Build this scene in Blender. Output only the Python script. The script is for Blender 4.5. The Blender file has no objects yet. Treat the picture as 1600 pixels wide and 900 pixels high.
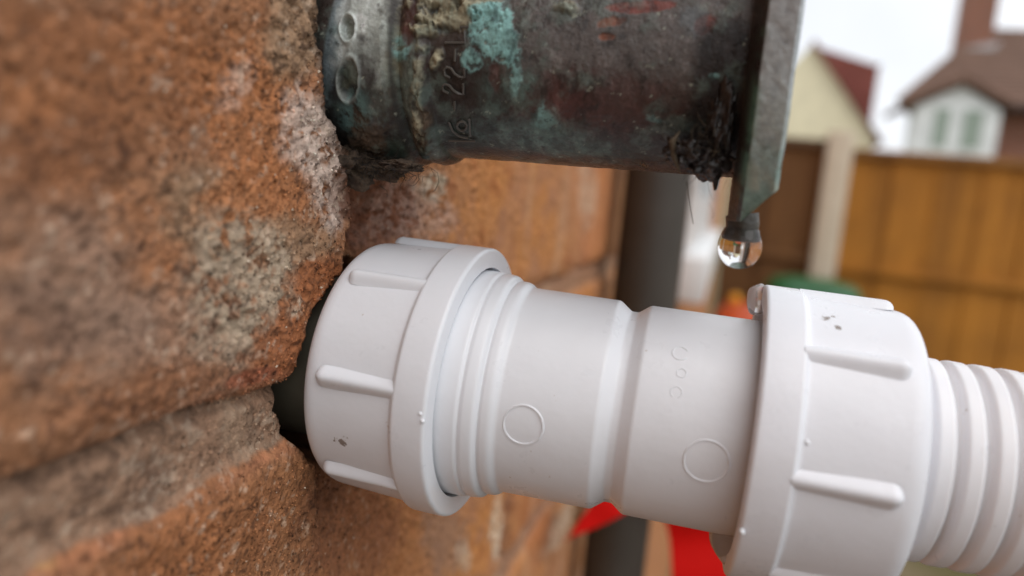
import bpy, bmesh, math, random
import numpy as np
from mathutils import Vector, Matrix, noise as mnoise

random.seed(7)
rng = np.random.default_rng(11)
sc = bpy.context.scene
COL = sc.collection
R = math.radians
MM = 0.001

# ------------------------------------------------------------------ camera
cam_d = bpy.data.cameras.new('camera')
cam = bpy.data.objects.new('camera', cam_d)
COL.objects.link(cam)
sc.camera = cam
cam_d.sensor_width = 36.0
cam_d.lens = 26.0
cam_d.clip_start = 0.004
cam_d.clip_end = 500.0
right = Vector((0.95536715, 0.28099893, 0.09117678))
down = Vector((0.1234031, -0.09917609, -0.98738836))
fwd = Vector((-0.26841252, 0.9545699, -0.12942572))
rot = Matrix((right, -down, -fwd)).transposed()
cam.matrix_world = Matrix.Translation((0.046, 0.0, 0.0)) @ rot.to_4x4()
cam_d.dof.use_dof = True
cam_d.dof.focus_distance = 0.089
cam_d.dof.aperture_fstop = 13.0
cam_d.dof.aperture_blades = 0

# ------------------------------------------------------------------ world: high overcast over a physical sky
SUN_EL, SUN_AZ = 56.0, 122.0          # azimuth clockwise from +Y, so the light comes from the open side
w = bpy.data.worlds.new('World')
sc.world = w
w.use_nodes = True
nt = w.node_tree
for n_ in list(nt.nodes):
    nt.nodes.remove(n_)
out = nt.nodes.new('ShaderNodeOutputWorld')
bg = nt.nodes.new('ShaderNodeBackground')
sky = nt.nodes.new('ShaderNodeTexSky')
sky.sky_type = 'NISHITA'
sky.sun_disc = False
sky.sun_elevation = R(SUN_EL)
sky.sun_rotation = R(SUN_AZ)
sky.dust_density = 3.0
tc = nt.nodes.new('ShaderNodeTexCoord')
nz = nt.nodes.new('ShaderNodeTexNoise')
nz.inputs['Scale'].default_value = 2.2
nz.inputs['Detail'].default_value = 5.0
ramp = nt.nodes.new('ShaderNodeValToRGB')
ramp.color_ramp.elements[0].position = 0.30
ramp.color_ramp.elements[0].color = (0.70, 0.70, 0.70, 1)
ramp.color_ramp.elements[1].position = 0.62
ramp.color_ramp.elements[1].color = (0.97, 0.97, 0.97, 1)
mix = nt.nodes.new('ShaderNodeMix')
mix.data_type = 'RGBA'
mix.inputs[7].default_value = (11.0, 11.2, 11.6, 1)
nt.links.new(tc.outputs['Generated'], nz.inputs['Vector'])
nt.links.new(nz.outputs['Fac'], ramp.inputs['Fac'])
nt.links.new(ramp.outputs['Color'], mix.inputs[0])
nt.links.new(sky.outputs['Color'], mix.inputs[6])
nt.links.new(mix.outputs[2], bg.inputs['Color'])
bg.inputs['Strength'].default_value = 0.10
nt.links.new(bg.outputs[0], out.inputs['Surface'])

sun_d = bpy.data.lights.new('sun', 'SUN')
sun_d.energy = 1.25
sun_d.angle = R(60)
sun_d.color = (1.0, 0.985, 0.96)
sun = bpy.data.objects.new('sun', sun_d)
COL.objects.link(sun)
sd = Vector((math.sin(R(SUN_AZ)) * math.cos(R(SUN_EL)), math.cos(R(SUN_AZ)) * math.cos(R(SUN_EL)), math.sin(R(SUN_EL))))
sun.rotation_euler = sd.to_track_quat('Z', 'Y').to_euler()
sun.location = (2, 2, 4)

sc.view_settings.view_transform = 'Standard'
sc.view_settings.look = 'None'
sc.view_settings.exposure = 0.09
sc.view_settings.gamma = 1.0
sc.view_settings.use_curve_mapping = False
sc.render.engine = 'CYCLES'
sc.cycles.max_bounces = 10
sc.cycles.transmission_bounces = 8
sc.cycles.use_denoising = True

# ------------------------------------------------------------------ helpers
def lin(c):
    c = np.asarray(c, float) / 255.0
    return np.where(c <= 0.04045, c / 12.92, ((c + 0.055) / 1.055) ** 2.4)

def tag(o, label=None, cat=None, group=None, kind=None):
    if label: o['label'] = label
    if cat: o['category'] = cat
    if group: o['group'] = group
    if kind: o['kind'] = kind
    return o

def empty(name, loc=(0, 0, 0), label=None, cat=None, group=None, mat=None):
    o = bpy.data.objects.new(name, None)
    o.empty_display_size = 0.01
    COL.objects.link(o)
    if mat is not None:
        o.matrix_world = mat
    else:
        o.location = loc
    tag(o, label, cat, group)
    return o

def finish(name, me, material, parent, smooth=True, sharp=35, fix=False):
    if fix:
        bm = bmesh.new(); bm.from_mesh(me)
        bmesh.ops.remove_doubles(bm, verts=bm.verts, dist=1e-6)
        bmesh.ops.recalc_face_normals(bm, faces=bm.faces)
        bm.to_mesh(me); bm.free()
    if smooth:
        me.shade_smooth()
        if sharp:
            me.set_sharp_from_angle(angle=R(sharp))
    if material: me.materials.append(material)
    o = bpy.data.objects.new(name, me)
    COL.objects.link(o)
    if parent: o.parent = parent
    return o

def mesh(name, vs, fs, material, parent=None, smooth=False, sharp=35, fix=True):
    me = bpy.data.meshes.new(name)
    me.from_pydata([tuple(map(float, v)) for v in vs], [], [tuple(int(i) for i in f) for f in fs])
    me.update()
    return finish(name, me, material, parent, smooth, sharp, fix)

def grid_mesh(name, P, material, parent=None, wrap=False, flip=False, colors=None, sharp=0, extra=None):
    """P: (m, n, 3) array of points; wrap closes the second axis."""
    m, n = P.shape[:2]
    me = bpy.data.meshes.new(name)
    idx = np.arange(m * n).reshape(m, n)
    if wrap:
        a = idx[:-1]; b = np.roll(idx, -1, 1)[:-1]; c = np.roll(idx, -1, 1)[1:]; d = idx[1:]
    else:
        a = idx[:-1, :-1]; b = idx[:-1, 1:]; c = idx[1:, 1:]; d = idx[1:, :-1]
    q = np.stack([a, b, c, d], -1).reshape(-1, 4)
    if flip: q = q[:, ::-1]
    me.vertices.add(m * n)
    me.vertices.foreach_set('co', np.ascontiguousarray(P, dtype=np.float32).ravel())
    me.loops.add(q.size)
    me.loops.foreach_set('vertex_index', np.ascontiguousarray(q, dtype=np.int32).ravel())
    me.polygons.add(len(q))
    me.polygons.foreach_set('loop_start', np.arange(0, q.size, 4, dtype=np.int32))
    me.polygons.foreach_set('loop_total', np.full(len(q), 4, dtype=np.int32))
    me.update(calc_edges=True)
    if colors is not None:
        at = me.color_attributes.new('col', 'FLOAT_COLOR', 'POINT')
        cc = np.ones((m * n, 4), np.float32); cc[:, :3] = colors.reshape(-1, 3)
        at.data.foreach_set('color', cc.ravel())
    if extra is not None:
        for k, v in extra.items():
            at = me.attributes.new(k, 'FLOAT', 'POINT')
            at.data.foreach_set('value', np.ascontiguousarray(v, dtype=np.float32).ravel())
    me.validate()
    return finish(name, me, material, parent, True, sharp)

def fillet(pts, rad, seg=4):
    """round the corners of a polyline: rad one number or a list per point (0 keeps the corner)"""
    pts = [Vector((p[0], p[1])) for p in pts]
    rs = rad if isinstance(rad, (list, tuple)) else [rad] * len(pts)
    res = [pts[0]]
    for i in range(1, len(pts) - 1):
        a, b, c = pts[i - 1], pts[i], pts[i + 1]
        u = (a - b); v = (c - b)
        d = min(rs[i], u.length * 0.49, v.length * 0.49)
        if d <= 1e-9:
            res.append(b); continue
        p0 = b + u.normalized() * d; p1 = b + v.normalized() * d
        for k in range(seg + 1):
            t = k / seg
            res.append(p0 * (1 - t) ** 2 + b * 2 * t * (1 - t) + p1 * t * t)
    res.append(pts[-1])
    return [(p.x, p.y) for p in res]

def lathe(name, prof, material, parent=None, seg=128, rmod=None, sharp=40, closed=False):
    """prof in mm (a, r) about the local x axis; angle 0 faces -y, 90 is up"""
    if closed: prof = list(prof) + [prof[0]]
    pr = np.array(prof, float) * MM
    th = np.linspace(0, 2 * np.pi, seg, endpoint=False)
    A = np.repeat(pr[:, 0:1], seg, 1); Rr = np.repeat(pr[:, 1:2], seg, 1)
    if rmod is not None: Rr = rmod(A, np.repeat(th[None], len(pr), 0), Rr)
    P = np.stack([A, -Rr * np.cos(th), Rr * np.sin(th)], -1)
    m, n = P.shape[:2]
    vs = P.reshape(-1, 3)
    fs = []
    for i in range(m - 1):
        for j in range(n):
            k = (j + 1) % n
            fs.append((i * n + j, i * n + k, (i + 1) * n + k, (i + 1) * n + j))
    return mesh(name, vs, fs, material, parent, True, sharp, True)

def tube(name, pts, rad, material, parent=None, seg=8, smooth=True):
    """round tube along a polyline of Vectors; rad a number or a list"""
    pts = [Vector(p) for p in pts]
    n = len(pts)
    rs = rad if isinstance(rad, (list, tuple)) else [rad] * n
    vs, fs = [], []
    up = Vector((0.123, 0.345, 0.93)).normalized()
    for i, p in enumerate(pts):
        t = (pts[min(i + 1, n - 1)] - pts[max(i - 1, 0)]).normalized()
        e1 = t.cross(up)
        if e1.length < 0.1: e1 = t.cross(Vector((1, 0, 0)))
        e1.normalize(); e2 = t.cross(e1)
        for k in range(seg):
            a = 2 * math.pi * k / seg
            vs.append(p + (e1 * math.cos(a) + e2 * math.sin(a)) * rs[i])
    for i in range(n - 1):
        for k in range(seg):
            l = (k + 1) % seg
            fs.append((i * seg + k, i * seg + l, (i + 1) * seg + l, (i + 1) * seg + k))
    fs.append(tuple(range(seg))); fs.append(tuple((n - 1) * seg + k for k in range(seg)))
    return mesh(name, vs, fs, material, parent, smooth, 50)

def box(name, lo, hi, material, parent=None, bevel=0.0, shear=None):
    bm = bmesh.new()
    x0, y0, z0 = lo; x1, y1, z1 = hi
    vs = [bm.verts.new(p) for p in ((x0, y0, z0), (x1, y0, z0), (x1, y1, z0), (x0, y1, z0), (x0, y0, z1), (x1, y0, z1), (x1, y1, z1), (x0, y1, z1))]
    for f in ((0, 3, 2, 1), (4, 5, 6, 7), (0, 1, 5, 4), (1, 2, 6, 5), (2, 3, 7, 6), (3, 0, 4, 7)):
        bm.faces.new([vs[i] for i in f])
    if bevel:
        bmesh.ops.bevel(bm, geom=list(bm.edges), offset=bevel, segments=2, affect='EDGES', profile=0.5)
    me = bpy.data.meshes.new(name)
    bm.to_mesh(me); bm.free()
    return finish(name, me, material, parent, bool(bevel), 35)

def prism(name, poly, d, material, parent=None, bevel=0.0):
    """poly: 3D points of one face, d: extrusion vector"""
    bm = bmesh.new()
    a = [bm.verts.new(p) for p in poly]
    b = [bm.verts.new(Vector(p) + Vector(d)) for p in poly]
    bm.faces.new(a); bm.faces.new(b[::-1])
    n = len(poly)
    for i in range(n):
        bm.faces.new((a[i], b[i], b[(i + 1) % n], a[(i + 1) % n]))
    bmesh.ops.recalc_face_normals(bm, faces=bm.faces)
    if bevel:
        bmesh.ops.bevel(bm, geom=list(bm.edges), offset=bevel, segments=3, affect='EDGES', profile=0.5)
    me = bpy.data.meshes.new(name)
    bm.to_mesh(me); bm.free()
    return finish(name, me, material, parent, bool(bevel), 35)

# ---- value noise on numpy arrays
def _hash(ix, iy, iz, s):
    h = (ix.astype(np.int64) * 374761393 + iy.astype(np.int64) * 668265263 + iz.astype(np.int64) * 2147483647 + s * 974634777) & 0xFFFFFFFF
    h = ((h ^ (h >> 13)) * 1274126177) & 0xFFFFFFFF
    h = ((h ^ (h >> 16)) * 2246822519) & 0xFFFFFFFF
    return ((h ^ (h >> 15)) & 0xFFFFFF) / float(0xFFFFFF)

def vnoise(x, y, z=None, s=0):
    """smooth value noise, -1..1"""
    if z is None:
        ix = np.floor(x); iy = np.floor(y); fx = x - ix; fy = y - iy
        fx = fx * fx * (3 - 2 * fx); fy = fy * fy * (3 - 2 * fy)
        zz = np.zeros_like(ix)
        h00 = _hash(ix, iy, zz, s); h10 = _hash(ix + 1, iy, zz, s); h01 = _hash(ix, iy + 1, zz, s); h11 = _hash(ix + 1, iy + 1, zz, s)
        return 2 * ((h00 * (1 - fx) + h10 * fx) * (1 - fy) + (h01 * (1 - fx) + h11 * fx) * fy) - 1
    k = np.floor(z); f = z - k; f = f * f * (3 - 2 * f)
    return vnoise2k(x, y, k, s) * (1 - f) + vnoise2k(x, y, k + 1, s) * f

def vnoise2k(x, y, k, s):
    ix = np.floor(x); iy = np.floor(y); fx = x - ix; fy = y - iy
    fx = fx * fx * (3 - 2 * fx); fy = fy * fy * (3 - 2 * fy)
    h00 = _hash(ix, iy, k, s); h10 = _hash(ix + 1, iy, k, s); h01 = _hash(ix, iy + 1, k, s); h11 = _hash(ix + 1, iy + 1, k, s)
    return 2 * ((h00 * (1 - fx) + h10 * fx) * (1 - fy) + (h01 * (1 - fx) + h11 * fx) * fy) - 1

def fbm(x, y, wl, octs=4, s=0, gain=0.5):
    """wl: wavelength of the first octave, same unit as x and y"""
    r_ = 0; a = 1.0; t = 0
    c, sn = math.cos(0.6), math.sin(0.6)
    u, v = x / wl, y / wl
    for o in range(octs):
        r_ = r_ + a * vnoise(u + 17.3 * o, v - 9.1 * o, None, s * 31 + o)
        t += a; a *= gain
        u, v = (c * u - sn * v) * 2.03, (sn * u + c * v) * 2.03
    return r_ / t

def sstep(e0, e1, x):
    t = np.clip((x - e0) / (e1 - e0), 0, 1)
    return t * t * (3 - 2 * t)

def blob(x, y, b, rag, soft=0.18):
    """b = (cx, cy, m00, m01, m10, m11): ellipse of unit radius after the 2x2 matrix"""
    u = b[2] * (x - b[0]) + b[3] * (y - b[1]); v = b[4] * (x - b[0]) + b[5] * (y - b[1])
    d = np.sqrt(u * u + v * v) + rag
    return 1 - sstep(1 - soft, 1 + soft, d)

def mixc(c, col, m):
    return c + (np.asarray(col) - c) * m[..., None]

# ------------------------------------------------------------------ materials
def new_mat(name, color=(0.5, 0.5, 0.5), rough=0.5, **kw):
    m = bpy.data.materials.new(name)
    m.use_nodes = True
    b = m.node_tree.nodes['Principled BSDF']
    b.inputs['Base Color'].default_value = (*color, 1)
    b.inputs['Roughness'].default_value = rough
    for k, v in kw.items():
        b.inputs[k.replace('_', ' ')].default_value = v
    return m, m.node_tree, b

def noise_node(nt, scale, detail=4, vec=None, rough=0.55):
    n_ = nt.nodes.new('ShaderNodeTexNoise')
    n_.inputs['Scale'].default_value = scale
    n_.inputs['Detail'].default_value = detail
    n_.inputs['Roughness'].default_value = rough
    if vec is not None: nt.links.new(vec, n_.inputs['Vector'])
    return n_

def ramp_node(nt, fac, stops):
    r_ = nt.nodes.new('ShaderNodeValToRGB')
    el = r_.color_ramp.elements
    while len(el) < len(stops): el.new(0.5)
    for e, (p, c) in zip(el, stops):
        e.position = p; e.color = (*c, 1) if len(c) == 3 else c
    nt.links.new(fac, r_.inputs['Fac'])
    return r_

def math_node(nt, op, a, b=None, clamp=False):
    n_ = nt.nodes.new('ShaderNodeMath'); n_.operation = op; n_.use_clamp = clamp
    for i, v in enumerate((a, b)):
        if v is None: continue
        if isinstance(v, (int, float)): n_.inputs[i].default_value = v
        else: nt.links.new(v, n_.inputs[i])
    return n_.outputs[0]

def mix_node(nt, fac, a, b, mode='MIX'):
    n_ = nt.nodes.new('ShaderNodeMix'); n_.data_type = 'RGBA'; n_.blend_type = mode
    for i, v in ((0, fac), (6, a), (7, b)):
        if isinstance(v, (int, float)): n_.inputs[i].default_value = v
        elif isinstance(v, tuple): n_.inputs[i].default_value = (*v, 1)
        else: nt.links.new(v, n_.inputs[i])
    return n_.outputs[2]

def bump(nt, bsdf, height, dist, strength=1.0):
    b = nt.nodes.new('ShaderNodeBump')
    b.inputs['Distance'].default_value = dist
    b.inputs['Strength'].default_value = strength
    nt.links.new(height, b.inputs['Height'])
    nt.links.new(b.outputs[0], bsdf.inputs['Normal'])

def obj_coord(nt):
    return nt.nodes.new('ShaderNodeTexCoord').outputs['Object']

def attr_mat(name, rough, scale, amp, bumpd, rough_attr=False):
    m, nt, b = new_mat(name, rough=rough)
    at = nt.nodes.new('ShaderNodeAttribute'); at.attribute_name = 'col'
    oc = obj_coord(nt)
    n1 = noise_node(nt, scale, 5, oc)
    r1 = ramp_node(nt, n1.outputs['Fac'], [(0.25, (1 - amp,) * 3), (0.75, (1 + amp,) * 3)])
    col = mix_node(nt, 1.0, at.outputs['Color'], r1.outputs['Color'], 'MULTIPLY')
    nt.links.new(col, b.inputs['Base Color'])
    if rough_attr:
        ra = nt.nodes.new('ShaderNodeAttribute'); ra.attribute_name = 'rgh'
        nt.links.new(math_node(nt, 'ADD', ra.outputs['Fac'], math_node(nt, 'MULTIPLY', math_node(nt, 'SUBTRACT', n1.outputs['Fac'], 0.5), 0.3)), b.inputs['Roughness'])
    n2 = noise_node(nt, scale * 2.3, 4, oc)
    bump(nt, b, n2.outputs['Fac'], bumpd)
    return m

M_WALL = attr_mat('weathered_brick', 0.9, 900, 0.28, 0.00035)
M_WALL.node_tree.nodes['Principled BSDF'].inputs['Specular IOR Level'].default_value = 0.25
M_COPPER = attr_mat('tarnished_copper', 0.45, 1200, 0.30, 0.00010, True)

def plastic_mat(name, specks, tint=(0.805, 0.82, 0.865), sss=0.05, rough=0.33):
    m, nt, b = new_mat(name, tint, rough)
    oc = obj_coord(nt)
    b.inputs['Subsurface Weight'].default_value = sss
    b.inputs['Subsurface Radius'].default_value = (1.0, 0.7, 0.6)
    b.inputs['Subsurface Scale'].default_value = 0.0012
    big = noise_node(nt, 90, 4, oc)
    r0 = ramp_node(nt, big.outputs['Fac'], [(0.3, tuple(x * 0.955 for x in tint)), (0.7, tint)])
    col = r0.outputs['Color']
    fine = noise_node(nt, 1500, 3, oc)
    # sparse grit all over
    g = noise_node(nt, 700, 2, oc)
    gm = ramp_node(nt, g.outputs['Fac'], [(0.755, (0, 0, 0)), (0.78, (1, 1, 1))])
    col = mix_node(nt, math_node(nt, 'MULTIPLY', gm.outputs['Color'], 0.5), col, (0.42, 0.34, 0.28))
    for (p, rad, thr) in specks:
        vm = nt.nodes.new('ShaderNodeVectorMath'); vm.operation = 'DISTANCE'
        nt.links.new(oc, vm.inputs[0]); vm.inputs[1].default_value = p
        fall = math_node(nt, 'SUBTRACT', 1.0, math_node(nt, 'DIVIDE', vm.outputs['Value'], rad), True)
        s_ = math_node(nt, 'ADD', math_node(nt, 'MULTIPLY', fall, 0.5), fine.outputs['Fac'])
        mk = ramp_node(nt, s_, [(thr, (0, 0, 0)), (min(thr + 0.05, 1), (1, 1, 1))])
        col = mix_node(nt, math_node(nt, 'MULTIPLY', mk.outputs['Color'], 0.85), col, (0.17, 0.12, 0.085))
    nt.links.new(col, b.inputs['Base Color'])
    rr = ramp_node(nt, noise_node(nt, 260, 4, oc).outputs['Fac'], [(0.3, (rough - 0.07,) * 3), (0.7, (rough + 0.12,) * 3)])
    nt.links.new(rr.outputs['Color'], b.inputs['Roughness'])
    h = math_node(nt, 'ADD', math_node(nt, 'MULTIPLY', noise_node(nt, 180, 3, oc).outputs['Fac'], 1.0), math_node(nt, 'MULTIPLY', fine.outputs['Fac'], 0.12))
    bump(nt, b, h, 0.00012)
    return m

M_MILKY, _, _b = new_mat('milky_water', (0.93, 0.90, 0.90), 0.22, IOR=1.333, Transmission_Weight=0.75)
M_WATER, _, _b = new_mat('water', (1, 1, 1), 0.0, IOR=1.333, Transmission_Weight=1.0)

def dirty_plastic(name, c, rough, c2, scale=60, bd=0.0003):
    m, nt, b = new_mat(name, c, rough)
    oc = obj_coord(nt)
    n1 = noise_node(nt, scale, 5, oc)
    r1 = ramp_node(nt, n1.outputs['Fac'], [(0.35, c), (0.7, c2)])
    nt.links.new(r1.outputs['Color'], b.inputs['Base Color'])
    bump(nt, b, n1.outputs['Fac'], bd)
    return m

M_GREYPIPE = dirty_plastic('dark_grey_pipe_plastic', (0.038, 0.030, 0.022), 0.55, (0.052, 0.042, 0.033), 45)
M_OVER = dirty_plastic('dark_waste_pipe', (0.075, 0.067, 0.048), 0.5, (0.10, 0.09, 0.066), 200, 0.0001)
M_RED = dirty_plastic('red_plastic', (0.62, 0.004, 0.002), 0.7, (0.52, 0.004, 0.002), 40)
M_RED.node_tree.nodes['Principled BSDF'].inputs['Specular IOR Level'].default_value = 0.15
M_DARKFIB, _, _ = new_mat('dark_debris', (0.009, 0.006, 0.005), 0.5)
M_TANFIB, _, _ = new_mat('pale_fibre', (0.08, 0.055, 0.03), 0.7)
M_HAIR, _, _ = new_mat('dark_hair', (0.03, 0.02, 0.012), 0.5)

# ------------------------------------------------------------------ ground
def ground_mat():
    m, nt, b = new_mat('paving', rough=0.85)
    oc = obj_coord(nt)
    br = nt.nodes.new('ShaderNodeTexBrick')
    br.inputs['Scale'].default_value = 1.0
    br.inputs['Brick Width'].default_value = 0.6; br.inputs['Row Height'].default_value = 0.6
    br.inputs['Mortar Size'].default_value = 0.012
    br.offset = 0.5
    br.inputs['Color1'].default_value = (0.21, 0.165, 0.09, 1); br.inputs['Color2'].default_value = (0.17, 0.14, 0.08, 1)
    br.inputs['Mortar'].default_value = (0.09, 0.10, 0.03, 1)
    nt.links.new(oc, br.inputs['Vector'])
    n1 = noise_node(nt, 2.5, 6, oc)
    r1 = ramp_node(nt, n1.outputs['Fac'], [(0.42, (1, 1, 1)), (0.62, (0.5, 0.58, 0.28))])
    c = mix_node(nt, 1.0, br.outputs['Color'], r1.outputs['Color'], 'MULTIPLY')
    nt.links.new(c, b.inputs['Base Color'])
    bump(nt, b, n1.outputs['Fac'], 0.004)
    return m
GZ = -1.35
g = mesh('ground', [(-150, -150, GZ), (150, -150, GZ), (150, 150, GZ), (-150, 150, GZ)], [(0, 1, 2, 3)], ground_mat())
g2_ = mesh('path', [(0.0, -3.0, GZ + 0.004), (2.6, -3.0, GZ + 0.004), (2.6, 2.3, GZ + 0.004), (0.0, 2.3, GZ + 0.004)], [(0, 1, 2, 3)], dirty_plastic('bounce_cut_dark', (0.035, 0.032, 0.03), 0.6, (0.06, 0.055, 0.05), 8, 0.002))  # added dark ground out of view, cuts bounce onto the undersides
tag(g2_, 'added dark sheet on the unseen ground, cuts bounce light', None, None, 'structure')
tag(g, 'tan garden paving with greenish joints below the wall', None, None, 'structure')

# ------------------------------------------------------------------ the brick wall (height field, x = out of the wall)
YC, ZC = 0.0882, -0.0246         # where the waste pipe leaves the wall
YT, ZT = 0.0903, 0.0163          # where the copper fitting leaves the wall
def axis_samples(lo, hi, step, grow_lo, grow_hi, end_lo, end_hi, cap):
    c = list(np.arange(lo, hi, step))
    s = step; x = c[-1]; up = []
    while x < end_hi:
        s = min(s * grow_hi, cap); x += s; up.append(min(x, end_hi))
    s = step; x = c[0]; dn = []
    while x > end_lo:
        s = min(s * grow_lo, cap); x -= s; dn.append(max(x, end_lo))
    return np.array(dn[::-1] + c + up)
ys = axis_samples(0.034, 0.145, 0.00025, 1.05, 1.0095, -2.5, 4.9, 0.05)
zs = axis_samples(-0.085, 0.062, 0.00025, 1.012, 1.012, GZ - 0.02, 2.6, 0.05)
Y, Z = np.meshgrid(ys, zs, indexing='ij')
y, z = Y * 1000, Z * 1000          # mm

BL = [(('rust_and_shade', 0.55, 0.5, 0.4), (41.9002, -0.3116, 0.1472, 0.002, 0.0182, -0.2477)), (('rust', 0.7, 0.6, 0.4), (48.0812, 7.5009, 0.0733, -0.0142, 0.0111, -0.1863)), (('orange', 0.5, 0.7, 0.5), (51.3654, 9.6544, 0.157, 0.0063, 0.0714, -0.3301)), (('orange', 0.5, 0.7, 0.4), (40.3449, 3.0317, 0.3405, 0.0031, 0.0643, -0.4668)), (('orange', 0.45, 0.8, 0.5), (43.0094, -2.9941, 0.3046, 0.005, 0.0106, -0.4313)), (('lilac', 0.6, 0.6, 0.5), (43.6802, -9.6516, 0.1355, 0.0024, -0.0146, -0.1588)), (('lilac', 0.45, 0.6, 0.5), (52.4462, -17.252, 0.0821, 0.0033, -0.0283, -0.1452)), (('deep_shade', 0.25, 0.9, 0.5), (40.5023, -13.9856, 0.244, 0.0023, -0.0633, -0.3562)), (('orange', 0.75, 0.7, 0.4), (63.5087, 4.3788, 0.1648, 0.012, 0.0154, -0.1351)), (('orange', 0.6, 0.7, 0.4), (66.2303, 9.7517, 0.1542, 0.0126, 0.0404, -0.2277)), (('tan', 0.85, 0.35, 0.25), (70.9584, 14.5513, 0.1648, 0.0158, 0.0456, -0.2033)), (('tan', 0.7, 0.5, 0.3), (58.3947, -4.3901, 0.1609, 0.0093, -0.0, -0.2405)), (('orange', 0.8, 0.5, 0.3), (67.3307, -3.7231, 0.1114, 0.0091, 0.0018, -0.2144)), (('tan', 0.7, 0.5, 0.3), (73.8143, -8.3816, 0.1271, 0.0124, -0.0139, -0.3043)), (('grey', 0.95, 0.35, 0.2), (64.1456, -11.5337, 0.1187, 0.0731, 0.0207, -0.148)), (('grey', 0.6, 0.5, 0.3), (60.9609, -16.3315, 0.2076, 0.013, -0.0499, -0.3114)), (('vivid', 0.9, 0.4, 0.25), (78.4198, -12.8465, 0.1277, -0.1375, -0.0892, -0.23)), (('vivid', 0.85, 0.4, 0.25), (72.2919, -19.6311, 0.1458, -0.0873, -0.0822, -0.2148)), (('rust', 0.7, 0.5, 0.4), (51.0714, -20.3797, 0.1191, 0.0539, 0.0145, -0.408)), (('redjoint', 0.95, 0.3, 0.2), (67.1111, -22.223, 0.2234, 0.1196, -0.0173, -0.9465)), (('pink', 0.95, 0.4, 0.25), (77.5559, 1.5738, 0.2138, 0.083, 0.0155, -0.1108)), (('pink', 0.7, 0.6, 0.3), (72.5324, 4.7163, 0.2633, 0.0258, 0.0255, -0.2414)), (('pink', 0.4, 0.7, 0.3), (61.7874, 7.7765, 0.4858, -0.2307, -0.025, -0.4009)), (('white', 0.8, 0.5, 0.3), (73.4399, -15.3467, 0.6623, -0.3919, -0.1916, -0.5863)), (('yellow', 0.8, 0.5, 0.3), (42.0315, -31.1765, 0.8101, 0.0103, -0.5786, -1.2002)), (('peach', 0.6, 0.6, 0.4), (45.2877, -31.208, 0.1988, 0.0729, -0.0903, -0.6556)), (('peach', 0.7, 0.5, 0.3), (72.0259, -30.8923, 0.219, 0.1277, -0.0792, -0.8581)), (('rust', 0.6, 0.6, 0.4), (57.4306, -36.0846, 0.08, 0.0358, -0.0283, -0.1563)), (('orange', 0.4, 0.9, 0.4), (55.6739, -35.9435, 0.1951, 0.009, -0.1179, -0.2587)), (('redbrown', 0.9, 0.4, 0.3), (96.3925, -4.3901, 0.0804, 0.0128, 0.0, -0.1836)), (('deep_shade', 0.8, 0.4, 0.3), (87.4497, -1.8968, 0.127, 0.0173, 0.006, -0.2415)), (('white', 0.95, 0.5, 0.3), (112.8172, -0.2353, 0.1821, -0.047, -0.0123, -0.3713)), (('pink', 0.35, 0.8, 0.4), (107.8427, -4.3901, 0.0791, 0.0151, -0.0, -0.1995)), (('redbrown', 0.5, 0.5, 0.4), (93.0346, -50.0123, 0.0643, 0.0086, -0.0483, -0.1128)), (('deep_shade', 0.5, 0.5, 0.4), (84.8227, -41.9774, 0.0928, -0.07, -0.1008, -0.1783)), (('white', 0.8, 0.6, 0.25), (171.0964, -84.2859, 0.2058, 0.061, -0.046, -0.1064)), (('vivid', 0.6, 0.6, 0.3), (215.211, -98.0992, 0.0521, 0.0199, -0.0324, -0.0792)), (('white', 0.7, 0.6, 0.25), (265.6407, -122.6185, 0.0087, -0.1056, -0.031, -0.0615)), (('lilac', 0.5, 0.6, 0.3), (133.2989, -69.9713, 0.0942, 0.0207, -0.0546, -0.1222)), (('white', 0.5, 0.7, 0.3), (146.4019, -80.2961, 0.2017, 0.0492, -0.1586, -0.3342)), (('rust_and_shade', 0.6, 0.5, 0.3), (240.0328, -116.4672, 0.0527, -0.0676, -0.0417, -0.0844)), (('peach', 0.6, 0.6, 0.3), (259.7817, 2.3581, 0.0308, 0.0188, 0.0008, -0.0319)), (('white', 0.5, 0.6, 0.3), (245.2616, 1.9996, 0.0615, 0.035, 0.0019, -0.0785))]

_rc = {}
def rag(wl, amp, s):
    if (wl, s) not in _rc: _rc[(wl, s)] = fbm(y, z, wl, 4, s, 0.6)
    return _rc[(wl, s)] * amp

# courses: bed joints every 75 mm, the joint by the waste pipe is centred on z = -29.6
PH = 75.0; ZJ = -27.9; JT = 7.4
edge_n = fbm(y, z, 9, 3, 1, 0.5)
ci = np.floor((z - ZJ) / PH)
zr = (z - ZJ) - np.round((z - ZJ) / PH) * PH          # distance to the nearest bed joint
bed = sstep(JT / 2 + 0.9, JT / 2 - 0.9, np.abs(zr) + edge_n * 1.4)
off = np.where(np.mod(ci, 2) == 0, 24.0, -44.0)
pr_ = (y - off) - np.round((y - off) / 225.0) * 225.0
perp = sstep(5.6, 4.2, np.abs(pr_) + fbm(y, z, 8, 3, 2) * 1.2)
mortar = np.maximum(bed, perp)

h = fbm(y, z, 26, 3, 3) * 0.6 + fbm(y, z, 5, 4, 4) * 0.22
grain = fbm(y, z, 0.9, 3, 5, 0.75)
h = h + grain * 0.34 * (1 - 0.6 * sstep(JT / 2 + 2.5, JT / 2, np.abs(zr)))
# rounded arris toward the joints
h = h - 1.0 * sstep(JT / 2 + 5.0, JT / 2, np.abs(zr)) ** 2
hm = -2.0 + fbm(y, z, 7, 4, 6) * 0.7 + fbm(y, z, 1.0, 4, 7, 0.7) * 0.38 - 1.3 * sstep(JT / 2 - 2.2, JT / 2 - 0.4, zr + edge_n * 1.2)
h = h * (1 - mortar) + hm * mortar
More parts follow.
